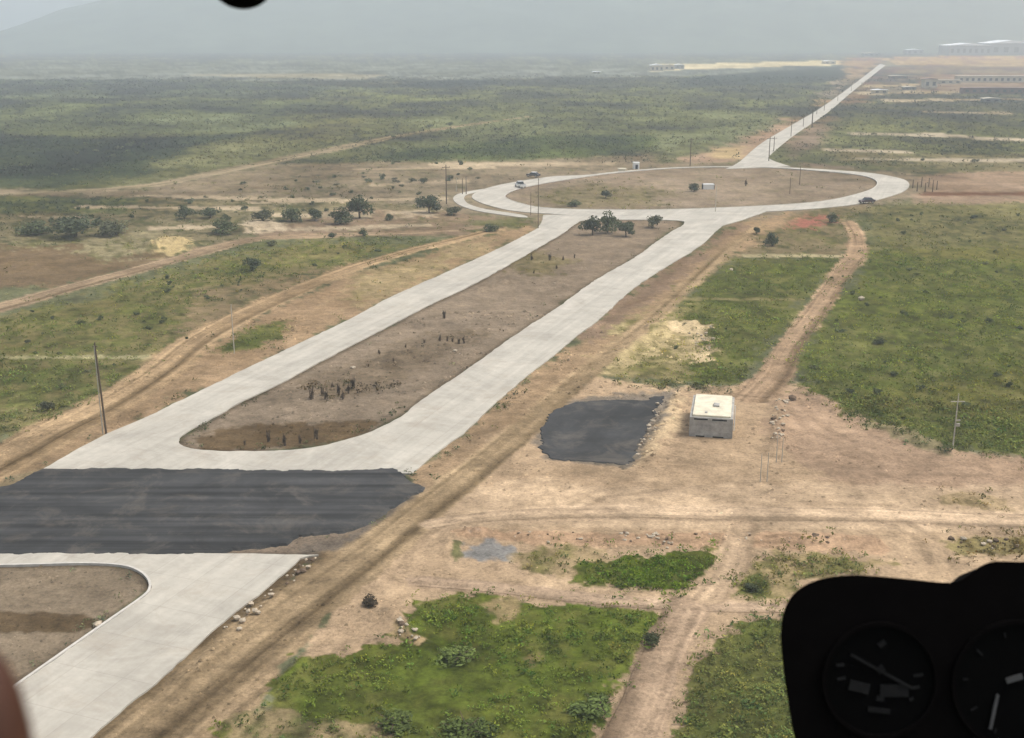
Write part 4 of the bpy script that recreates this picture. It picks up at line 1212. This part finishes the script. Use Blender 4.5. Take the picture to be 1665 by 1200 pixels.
# ------------------------------------------------------------------ block hut
p = gp(1120, 709)
q2 = gp(1189, 708.5)
ux = (q2 - p)
wd = float(np.linalg.norm(ux))
rzh = -0.2
hut = thing('block_hut', 'grey block hut with a flat cream roof on the bare sand', 'hut', (p[0], p[1], 0), rzh)
HD, HH2 = 8.6, 2.35
MB().box(0, wd, 0, HD, -0.2, HH2).build('wall', GREYBLOCK, hut, bevel=.03)
roof = MB().box(.3, wd - .28, .25, HD - .2, HH2 - .03, HH2 + .22).build('roof', CREAM, hut, bevel=.04)
MB().box(wd * .52, wd * .66, HD * .42, HD * .55, HH2 + .19, HH2 + .40).build('hatch', GREYBLOCK, roof, bevel=.03)
MB().box(wd * .34, wd * .40, HD * .12, HD * .18, HH2 + .19, HH2 + .30).build('vent', GREYBLOCK, roof, bevel=.02)
for a, b in ((.10, .42), (.52, .86)):
    o = MB().box(wd * a, wd * b, -.012, .10, HH2 - .30, HH2 - .13).build('window', DARK, hut)
    MB().box(wd * a - .06, wd * b + .06, -.05, -.0125, HH2 - .36, HH2 - .31).build('sill', GREYBLOCK, o)
for a, b in ((.16, .36), (.55, .80)):
    MB().box(wd * a, wd * b, -.03, .05, -.05, .16).build('drain_opening', DARK, hut)
for k in range(1, 8):        # block courses stand proud of their joints
    MB().box(-.012, wd + .012, -.011, HD + .012, k * .29 - .13, k * .29 + .13).build('block_course', GREYBLOCK, hut) if k < 7 else None
MB().tube([(wd + .15, HD * .35, 0), (wd + .15, HD * .35, HH2 + .7)], [.05, .05], 6).build('pipe', WHITEP, hut)

# ------------------------------------------------------------------ vehicles
def vehicle(px, py, rz, mat, label, roofmat=None, pickup=False):
    p = gp(px, py)
    t = thing('pickup_truck' if pickup else 'parked_car', label, 'truck' if pickup else 'car', (p[0], p[1], 0.126), rz)
    L, B = (5.1, 1.85) if pickup else (4.4, 1.75)
    if pickup:
        prof = [(-L/2, .45), (L/2, .45), (L/2, .85), (L/2 - .2, 1.0), (1.3, 1.1), (-L/2, 1.1)]
        cab = [(1.35, 1.1), (.75, 1.75), (-.55, 1.78), (-.75, 1.1)]
    else:
        prof = [(-L/2, .4), (L/2, .4), (L/2, .75), (L/2 - .25, .88), (1.0, .95), (-L/2, .95)]
        cab = [(1.05, .95), (.4, 1.48), (-1.0, 1.5), (-1.75, .95)]
    def side(out, b, sh=0.0):
        n = len(out)
        v = [(x, -b + (sh if z > 1.2 else 0), z) for x, z in out] + [(x, b - (sh if z > 1.2 else 0), z) for x, z in out]
        f = [tuple(range(n)), tuple(reversed(range(n, 2 * n)))] + [(k, n + k, n + (k + 1) % n, (k + 1) % n) for k in range(n)]
        return MB().add(v, f)
    side(prof, B / 2).build('body', mat, t, bevel=.05)
    side(cab, B / 2 - .04, .14).build('cabin', GLASS, t, bevel=.03)
    rx = (cab[1][0], cab[2][0])
    MB().box(rx[1] - .03, rx[0] + .03, -B/2 + .16, B/2 - .16, cab[1][1] - .02, cab[1][1] + .06).build('roof', roofmat or mat, t, bevel=.025)
    for x in (-L * .3, L * .31):
        for y in (-B / 2 + .04, B / 2 - .04):
            w = MB().tube([(x, y - .1, .34), (x, y + .1, .34)], [.34, .34], 14).build('wheel', RUBBER, t)
            MB().tube([(x, y - .112, .34), (x, y + .112, .34)], [.19, .19], 10).build('rim', KERB, w)
    for y in (-B * .35, B * .35):
        MB().box(L/2 - .03, L/2 + .02, y - .18, y + .18, .62, .78).build('headlight', WHITEP, t)
    if pickup:
        MB().box(-L/2 + .1, -.85, -B/2 + .1, B/2 - .1, 1.06, 1.115).build('cargo_bed', DARK, t)
    return t
vehicle(846, 305, math.radians(110), WHITEP, 'white pickup truck at the back left of the ring road', pickup=True)
vehicle(867, 288, math.radians(150), DARKP, 'dark car with pale roof behind the white pickup truck', WHITEP)
vehicle(1409, 331, math.radians(200), plain('maroon_paint', (0.05, 0.02, 0.025), .35, .1, spec=.5), 'dark maroon car on the right side of the ring road')

# small white blocks and sheds
def shed(px, py, w, d, h, rz, label, wall, roofm, name='shed', cat='shed', openings=1):
    p = gp(px, py)
    t = thing(name, label, cat, (p[0], p[1], 0), rz)
    MB().box(-w/2, w/2, 0, d, -.2, h).build('wall', wall, t)
    MB().box(-w/2 - .15, w/2 + .15, -.15, d + .15, h + .003, h + .22).build('roof', roofm, t)
    for k in range(openings):
        x = -w/2 + w * (k + .5) / openings
        MB().box(x - w * .12 / openings - .2, x + w * .12 / openings + .2, -.05, .1, .02, min(h * .75, 2.1)).build('door', DARK, t)
    return t
shed(1035, 275, 1.9, 2.0, 2.0, .1, 'tiny white shed behind the roundabout', WHITEP, WHITEP)
shed(1012, 279, 2.4, 1.6, .8, .1, 'low pale block left of the tiny white shed', CREAM, CREAM, 'concrete_block', 'block', 0)
t = shed(1152, 308, 3.2, 1.6, 1.3, 0, 'white block with dark ends in the middle of the roundabout circle', WHITEP, WHITEP, 'utility_box', 'box', 0)
for x in (-1.75, 1.62):
    MB().box(x, x + .13, -.08, 1.7, -.1, 1.6).build('end_frame', DARK, t)

# ------------------------------------------------------------------ far buildings
def hall(px, py, wpx, hpx, depth, label, wall, roofm, bays=6, name='industrial_hall', pitch=0.25):
    p = gp(px, py)
    s = mpp(*p)
    w, h = wpx * s, hpx * s
    t = thing(name, label, 'building', (p[0], p[1], 0))
    MB().box(0, w, 0, depth, -1, h).build('wall', wall, t)
    rf = MB()
    n = max(1, int(w / 60))
    for k in range(n):
        x0, x1 = -1 + (w + 2) * k / n, -1 + (w + 2) * (k + 1) / n
        xm, rh = (x0 + x1) / 2, h * pitch
        rf.add([(x0, -1, h + .05), (xm, -1, h + rh), (x1, -1, h + .05), (x0, depth + 1, h + .05), (xm, depth + 1, h + rh), (x1, depth + 1, h + .05)],
               [(0, 1, 2), (5, 4, 3), (0, 3, 4, 1), (1, 4, 5, 2), (2, 5, 3, 0)])
    rf.build('roof', roofm, t)
    for k in range(bays):
        x = w * (k + .5) / bays
        MB().box(x - w * .22 / bays, x + w * .22 / bays, -.25, .2, h * .25, h * .68).build('window', FARGLASS, t)
    return t
hall(1543, 90, 62, 14, 60, 'long white roofed hall on the far right, left one of two', FARWALL, METALROOF, 7)
hall(1610, 90, 120, 17, 70, 'long white roofed hall at the far right edge', FARWALL, METALROOF, 8)
hall(1474, 88, 26, 6, 20, 'small white roofed shed left of the far halls', FARWALL, METALROOF, 3)
hall(1404, 91, 24, 4, 15, 'tiny pale building left of the far end of the road', FARWALL, FARCREAM, 3)
hall(1558, 134, 104, 9, 10, 'long low cream building with openings on the right', FARCREAM, FARCREAM, 12, 'long_building', .06)
hall(1528, 136, 32, 5, 6, 'low cream annexe left of the long cream building', FARCREAM, FARCREAM, 3, 'annexe', .1)
hall(1502, 143, 20, 13, 8, 'small square pale house left of the cream annexe', FARCREAM, FARPINK, 2, 'house', .1)
hall(1566, 152, 100, 8, 8, 'low pinkish brick building in front of the long cream one', FARPINK, FARPINK, 9, 'brick_building', .08)
hall(1058, 116, 20, 9, 14, 'white walled building at the left end of the far pale strip', FARCREAM, METALROOF, 3, 'house')
hall(1080, 114, 16, 7, 12, 'pale house second from the left on the far pale strip', FARCREAM, FARCREAM, 2, 'house')
hall(1098, 112, 14, 6, 12, 'grey house third from the left on the far pale strip', FARWALL, METALROOF, 2, 'house')
hall(1340, 104, 18, 4, 14, 'small pale house at the right end of the far pale strip', FARCREAM, METALROOF, 2, 'house')
hall(964, 120, 12, 3, 8, 'tiny pale house on the far plain left of the pale strip', FARCREAM, METALROOF, 2, 'house')

hall(1420, 152, 22, 5, 6, 'low pale shed nearest the far road on its right', FARCREAM, METALROOF, 2, 'shed')
hall(1470, 146, 18, 4, 6, 'low grey shed between far road and square house', FARWALL, FARCREAM, 2, 'shed')
hall(1448, 128, 26, 4, 8, 'low pinkish shed beside the far end of the road', FARPINK, FARCREAM, 3, 'shed')
hall(1600, 166, 24, 5, 6, 'low grey shed below the pinkish brick building', FARWALL, FARCREAM, 2, 'shed')

# ------------------------------------------------------------------ cabin of the helicopter, close to the lens
def at_depth(px, py, d):
    a, b = (px - W / 2) / F, (HH / 2 - py) / F
    return Vector((a * d, d * (b * SP + CP), H + d * (b * CP - SP)))
PD = 0.95
CAMROT = (math.radians(90) - PITCH, 0, 0)
o0 = at_depth(1480, 1330, PD)
panel = tag(link('instrument_panel', None, None, o0, CAMROT), 'black helicopter instrument panel with round dials at the lower right', 'instrument panel')
def lp(px, py):
    return ((px - 1480) / F * PD, (1330 - py) / F * PD)
sil = [(1335, 1330), (1310, 1260), (1291, 1195), (1278, 1120), (1271, 1060), (1270, 1020), (1276, 990), (1290, 966), (1312, 950), (1345, 939), (1390, 935), (1440, 938), (1490, 943), (1530, 947), (1556, 946), (1574, 936), (1592, 922), (1612, 914), (1640, 913), (1700, 915), (1780, 920), (1850, 940), (1870, 1000), (1870, 1330)]
S = smooth(np.array([lp(*s) for s in sil]), True, 4)
m = MB()
n = len(S)
cen = S.mean(0)
rings = []
for inset, z in ((0.05, -0.10), (0.024, -0.075), (0.007, -0.02), (0.0025, -0.006), (0.0, 0.0)):
    e = offset_closed(S, -inset) if inset else S
    rings.append([(x, y, z) for x, y in e])
vv = [p for r in rings for p in r]
ff = []
for i in range(len(rings) - 1):
    for k in range(n):
        ff.append((i * n + k, i * n + (k + 1) % n, (i + 1) * n + (k + 1) % n, (i + 1) * n + k))
ff.append(tuple(range((len(rings) - 1) * n, len(rings) * n)))
ff.append(tuple(reversed(range(n))))
m.add(vv, ff)
m.build('housing', PANELBLACK, panel)
def disc(cx, cy, r0, r1, z0, z1, n=40):
    v, f = [], []
    for k in range(n):
        a = 2 * math.pi * k / n
        for r, z in ((r1, z0), (r1, z1), (r0, z1), (r0, z0)):
            v.append((cx + r * math.cos(a), cy + r * math.sin(a), z))
    for k in range(n):
        j = (k + 1) % n
        for e in range(4):
            f.append((k * 4 + e, j * 4 + e, j * 4 + (e + 1) % 4, k * 4 + (e + 1) % 4))
    return MB().add(v, f)
def bar(mb, a, b, w, z0, z1):
    a, b = Vector(lp(*a)), Vector(lp(*b))
    d = (b - a).normalized()
    nn = Vector((-d.y, d.x)) * w * PD / F / 2
    mb.prism([a - nn, b - nn, b + nn, a + nn], z0, z1)
    return mb
u = PD / F
def dial(cx, cy, r, label):
    x, y = lp(cx, cy)
    d = MB().add([(x + r * u * math.cos(k * math.pi / 20), y + r * u * math.sin(k * math.pi / 20), .0012) for k in range(40)], [tuple(range(40))]).build('dial', GAUGEBLACK, panel)
    d['label'] = label
    disc(x, y, r * u, (r + 7) * u, 0.0004, .004).build('bezel', PANELBLACK, d)
    return d
d1 = dial(1430, 1105, 88, 'attitude dial with tilted bar and grey blocks')
bar(MB(), (1382, 1063), (1480, 1117), 5, .002, .0032).build('needle', DIALGREY, d1)
bar(bar(MB(), (1380, 1112), (1412, 1120), 17, .0016, .0024), (1430, 1122), (1476, 1122), 20, .0016, .0024).build('marking', DIALGREY, d1)
mk = MB()
for a, b, w in (((1428, 1050), (1438, 1042), 9), ((1425, 1092), (1436, 1084), 12), ((1358, 1081), (1372, 1080), 5), ((1360, 1104), (1374, 1101), 5), ((1484, 1098), (1500, 1096), 5), ((1480, 1118), (1494, 1116), 5), ((1478, 1138), (1484, 1134), 5), ((1410, 1152), (1446, 1156), 8), ((1424, 1134), (1436, 1136), 8)):
    bar(mk, a, b, w, .0014, .0022)
mk.build('tick_marks', DIALGREY, d1)
d2 = dial(1650, 1112, 98, 'right hand dial with bright hands cut by the picture edge')
bar(MB(), (1620, 1128), (1608, 1184), 5, .002, .0032).build('hand', DIALPALE, d2)
bar(MB(), (1634, 1106), (1660, 1098), 9, .002, .0032).build('hand', DIALPALE, d2)
mk = MB()
for k in range(10):
    a = 2 * math.pi * k / 10 + .1
    r0, r1 = (78, 86) if k % 2 else (72, 84)
    bar(mk, (1650 + r0 * math.cos(a), 1112 + r0 * math.sin(a)), (1650 + r1 * math.cos(a), 1112 + r1 * math.sin(a)), 3.5, .0014, .0022)
mk.build('tick_marks', DIALGREY, d2)

# overhead compass peeking in at the top
oc = at_depth(392, -40, 0.6)
comp = tag(link('cabin_compass', None, None, oc, CAMROT), 'round black knob hanging into the top edge left of centre', 'compass')
bm = bmesh.new()
bmesh.ops.create_uvsphere(bm, u_segments=32, v_segments=18, radius=1)
for q in bm.verts:
    q.co.x *= 0.0175; q.co.y *= 0.0166; q.co.z *= 0.018
me = bpy.data.meshes.new('bowl'); bm.to_mesh(me); bm.free(); me.materials.append(PANELBLACK)
link('bowl', me, comp)
MB().tube([(0, .012, 0), (0, .09, -.01)], [.006, .005], 10).build('stalk', PANELBLACK, comp)

# blurred fingertip at the lower left of the lens
SKIN = plain('skin', (0.050, 0.0165, 0.007), 0.6, 0.2, 60, 0.3)
fo = at_depth(-42, 1205, 0.16)
fing = tag(link('person', None, None, fo, CAMROT), 'blurred brown fingertip intruding at the lower left corner', 'person')
k = 0.16 / F
pts = [(8, -170), (6, -60), (4, 20), (6, 80), (10, 125), (16, 155)]
rad = [98, 92, 82, 66, 44, 14]
fm = MB().tube([(x * k, y * k, 0) for x, y in pts], [r * k for r in rad], 20).mesh('finger', SKIN, smooth_=True)
link('finger', fm, fing)
MB().tube([(6 * k, 50 * k, -52 * k), (10 * k, 96 * k, -34 * k)], [26 * k, 16 * k], 12).build('nail', plain('nail', (0.14, 0.07, 0.045), .4, .1, 60, .4), fing, smooth_=True)

# ------------------------------------------------------------------ haze over the plain
hm, hn, hl, hb = new_mat('haze')
hn.remove(hb)
pv = hn.new('ShaderNodeVolumePrincipled')
pv.inputs['Color'].default_value = (0.84, 0.935, 0.99, 1)
pv.inputs['Density'].default_value = HAZE
hl.new(pv.outputs[0], hn['Material Output'].inputs['Volume'])
hz = MB().box(-4250, 4250, -4250, 4250, -4.5, 212).build('haze', hm)
tag(hz, 'thin pale haze over the whole plain', 'haze', kind='stuff')
